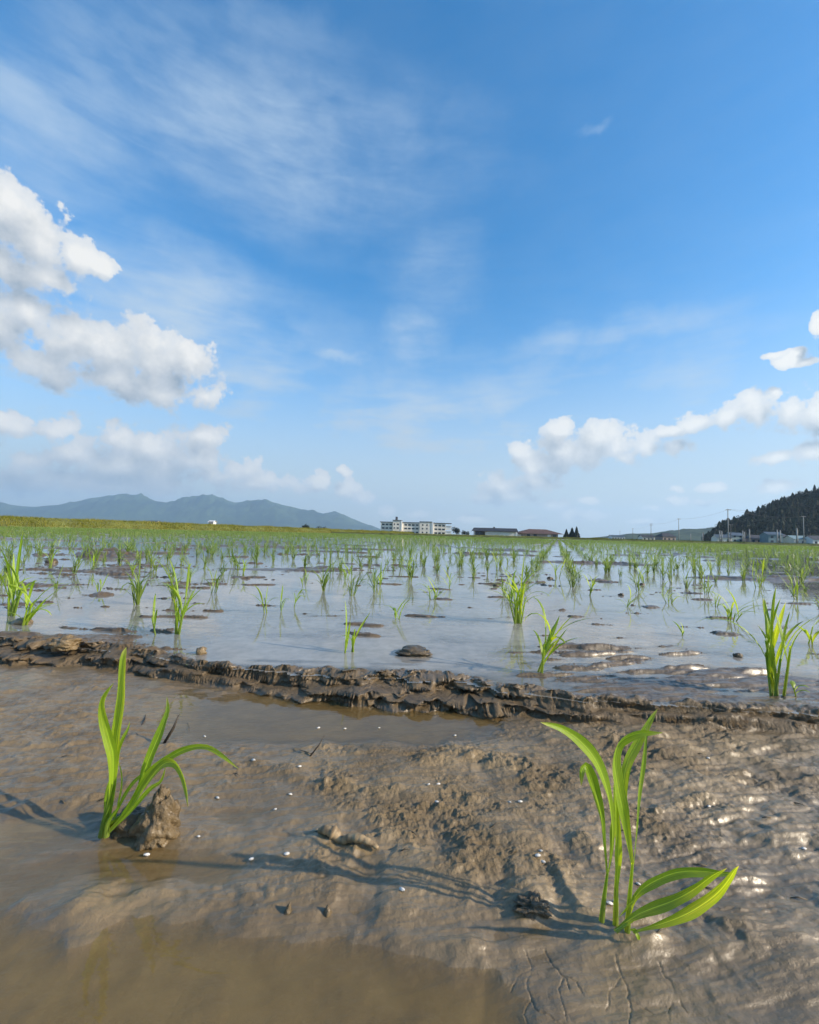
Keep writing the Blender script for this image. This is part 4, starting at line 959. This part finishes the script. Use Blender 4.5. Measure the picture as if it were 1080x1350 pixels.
mb = MB(); mb.box(-.6, .6, 4.0, 5.2, 6.05, 6.8); mb.build('roof_vent', M_RDK, o)
# hipped house
D = 318; o = empty('hipped_house', (X_at(712, D), D, 0), R(2)); tag(o, 'broad house under a brown hipped roof right of the barn', 'house')
mb = MB(); mb.box(-13.5, 13.5, 0, 12, 0, 3.2); mb.build('wall', M_WPK, o)
mb = MB(); a = [(-17.8, -1.5, 1.9), (17.8, -1.5, 1.9), (17.8, 13.5, 1.9), (-17.8, 13.5, 1.9)]; r1, r2 = (-6.8, 6, 6.4), (6.8, 6, 6.4)
a = [(x, y, z + 1.0) for x, y, z in a]
mb.poly([a[0], a[1], r2, r1]); mb.poly([a[1], a[2], r2]); mb.poly([a[2], a[3], r1, r2]); mb.poly([a[3], a[0], r1]); mb.poly([a[3], a[2], a[1], a[0]])
mb.build('roof', M_RBR, o)
for x, m_ in ((-10, M_GLS), (-5, M_GLS), (5.6, M_WHT), (9.8, M_GLS)):
    mb = MB(); mb.box(x, x + 2.4, -.06, -.004, .9, 2.5); mb.build('window', m_, o)
mb = MB(); mb.box(-19.5, -14, .5, 6, 0, 2.2); mb.build('annex', M_CON, o)
# small houses
def house(px, D, w, d, h, rh, wall, roof, label, rz=0, hip=False, grp='small houses under the wooded hill'):
    o = empty('house', (X_at(px, D), D, 0), R(rz)); tag(o, label, 'house', grp)
    mb = MB(); mb.box(-w / 2, w / 2, 0, d, 0, h)
    if not hip: mb.poly([(-w / 2, 0, h), (-w / 2, d, h), (-w / 2, d / 2, h + rh * .85)]); mb.poly([(w / 2, d, h), (w / 2, 0, h), (w / 2, d / 2, h + rh * .85)])
    mb.build('wall', wall, o)
    e = .7; mb = MB(); k = w * .28 if hip else 0
    A = [(-w / 2 - e, -e, h - .1), (w / 2 + e, -e, h - .1), (w / 2 + e, d + e, h - .1), (-w / 2 - e, d + e, h - .1)]; r1, r2 = (-w / 2 - e + k, d / 2, h + rh), (w / 2 + e - k, d / 2, h + rh)
    mb.poly([A[0], A[1], r2, r1]); mb.poly([A[2], A[3], r1, r2])
    if hip: mb.poly([A[1], A[2], r2]); mb.poly([A[3], A[0], r1])
    mb.build('roof', roof, o)
    n = max(2, int(w / 3.2))
    for fl in ((.9,) if h < 4 else (.9, 3.6)):
        for i in range(n):
            x = -w / 2 + (i + .5) * w / n - .8; mb = MB(); mb.box(x, x + 1.6, -.06, -.004, fl, fl + 1.3); mb.build('window', M_GLS, o)
house(882, 330, 11, 8, 3.4, 2.8, M_WPK, M_RDK, 'brown roofed house alone below the pale far hill', 8, True)
house(855, 420, 12, 8, 3.2, 2.2, M_CON, M_RDK, 'low grey house left of the lone brown roofed house')
house(815, 520, 16, 9, 3.4, 2.2, M_WHT, M_RBL, 'tiny pale house near the dark conifers at the foot of the far hill')
house(955, 285, 9, 7, 3.2, 2.2, M_CON, M_RBL, 'grey house at the left foot of the wooded hill', -5)
house(972, 288, 8.5, 7, 5, 2.0, M_RTE, M_RBL, 'bluish two storey house behind the tall pole under the wooded hill', 4)
house(1000, 282, 11, 7, 3.2, 2.4, M_WPK, M_RDK, 'brownish low house between the paired posts under the wooded hill', 0, True)
house(1022, 272, 8.5, 8, 5.9, 1.8, M_RTE, M_RBL, 'teal walled two storey house, the brightest under the wooded hill', -6)
house(1034, 280, 5.5, 7, 4.6, 2.0, M_WHT, M_RDK, 'narrow white house beside the teal walled one', 6)
house(1058, 270, 12, 8, 3.4, 2.3, M_CON, M_RTE, 'low house with a pale teal roof towards the right edge', 3)
house(1082, 265, 10, 8, 3.4, 2.4, M_WHT, M_RDK, 'white walled house cut by the right edge under the hill', 0)
house(278, 260, 2.6, 4, 4.4, 1.0, M_WHT, M_WHT, 'tiny bright white hut on the left bank below the mountain', 0, False, 'small buildings beyond the left bank')
house(200, 420, 9, 7, 5.2, 1.8, M_CON, M_RBL, 'faint grey building beyond the left bank under the twin peaks', 0, False, 'small buildings beyond the left bank')
house(248, 900, 22, 9, 7.5, 3, M_WHT, M_RBL, 'tiny pale building in the haze at the foot of the twin peaks', 0, False, 'small buildings beyond the left bank')
house(297, 1000, 30, 9, 8.0, 3, M_WHT, M_CON, 'tiny pale long building in the haze right of the white hut', 0, False, 'small buildings beyond the left bank')
house(352, 420, 12, 7, 2.6, 1.6, M_CON, M_RDK, 'low faint building beyond the left bank right of the white hut', 0, False, 'small buildings beyond the left bank')

# ================================================================== POLES AND WIRES
def pole(px, py, D, h, label, arms=1, lamp=False, mat=None):
    o = empty('utility_pole', (X_at(px, D), D, 0), R(8)); tag(o, label, 'pole', 'utility poles on the plain at right')
    mb = MB(); mb.tube([(0, 0, -.1), (0, 0, h)], [.19, .12], 10); mb.build('post', mat or M_POLE, o, True)
    for k in range(arms):
        z = h - .45 - k * 1.1
        mb = MB(); mb.box(-1.1, 1.1, -.22, -.12, z, z + .14); c = mb.build('crossarm', M_STEEL, o)
        for x in (-.95, -.4, .4, .95):
            mb = MB(); mb.tube([(x, -.17, z + .142), (x, -.17, z + .34)], [.06, .04], 6); mb.build('insulator', M_WHT, c)
    return (X_at(px, D), D, h)
A = pole(858, 690, 300, 12.0, 'farthest clear pole with a wide crossarm, above the pale hill', 2, mat=M_DPOLE)
B = pole(894.5, 683, 225, 12.2, 'tall pole standing right of the brown roofed house', 1)
C = pole(959.5, 671, 152, 12.2, 'tallest pole, in front of the left end of the wooded hill', 1)
Dp = pole(1059, 680, 180, 12.2, 'pale tall pole near the right edge before the dark wood', 1)
E = pole(963, 690, 230, 10, 'darker pole close behind the tallest one', 1, mat=M_DPOLE)
Fp = pole(834, 697, 420, 11.5, 'small far pole left of the wide armed one', 1, mat=M_DPOLE)
G = pole(817, 700, 560, 11.5, 'tiny far pole, leftmost of the line', 1, mat=M_DPOLE)
def post(px, D, h, label):
    o = empty('concrete_post', (X_at(px, D), D, 0)); tag(o, label, 'post', 'short pale posts under the wooded hill')
    mb = MB(); mb.tube([(0, 0, -.1), (0, 0, h)], [.24, .2], 8); mb.build('shaft', M_POLE, o, True)
    mb = MB(); mb.box(-.28, .28, -.28, .28, h + .002, h + .12); mb.build('cap', M_STEEL, o)
for px, D, h, lab in ((948.3, 190, 5.4, 'left of the first pair of pale posts, left of the tallest pole'), (951, 192, 5.3, 'right of the first pair of pale posts, left of the tallest pole'), (926, 230, 5.2, 'lone short post at the left foot of the wooded hill'), (910, 260, 5.0, 'faint short post before the pale hill, right of the roofed house'),
                      (978.6, 190, 5.6, 'left of the second pair of pale posts, right of the tallest pole'), (981, 194, 5.2, 'slim post close behind the left one of the second pair'), (987.5, 178, 6.0, 'tall pale post right of the second pair'), (1024, 170, 5.8, 'left of the pair of posts by the teal house'), (1028, 172, 5.7, 'right of the pair of posts by the teal house'), (1050, 150, 5.8, 'bright lone post left of the pale tall pole')):
    post(px, D, h, lab)
def wire(a, b, sag, dx, dz, label):
    n = 24; pts = [(a[0] + (b[0] - a[0]) * t + dx, a[1] + (b[1] - a[1]) * t, a[2] + dz + (b[2] - a[2]) * t - sag * 4 * t * (1 - t)) for t in np.linspace(0, 1, n)]
    mb = MB(); mb.tube(pts, .022, 5); tag(mb.build('power_line', M_STEEL, None, True), label, 'cable', 'power lines strung between the poles at right')
wire(C, Dp, 1.4, .4, -.1, 'cable between the tallest pole and the pale pole at right'); wire(B, C, 1.2, .4, -.1, 'cable from the pole by the roofed house to the tallest pole')
wire(A, B, 1.2, .4, -.1, 'cable from the wide armed pole to the pole by the roofed house'); wire(Fp, A, 1.5, .4, -.1, 'cable from the small far pole to the wide armed pole')
wire(C, (130, 120, 11.5), 1.2, -.4, -.1, 'cable running right from the tallest pole before the wood')

# ================================================================== AIR
mb = MB(); mb.box(-11500, 11500, -11500, 11500, -8, 820)
m, t = material('haze')
v = t.n('ShaderNodeVolumePrincipled', ins={'Color': (.56, .77, 1.0, 1), 'Density': .000115, 'Anisotropy': .25}); t.n('ShaderNodeOutputMaterial', ins={1: v.outputs[0]})
tag(mb.build('haze', m), 'thin pale haze over the plain and mountains', 'haze', kind='stuff')

scene.cycles.use_denoising = True; scene.cycles.use_adaptive_sampling = True; scene.cycles.adaptive_threshold = .02
scene.cycles.max_bounces = 8; scene.cycles.transparent_max_bounces = 12; scene.cycles.volume_bounces = 1
scene.cycles.caustics_reflective = False; scene.cycles.caustics_refractive = False
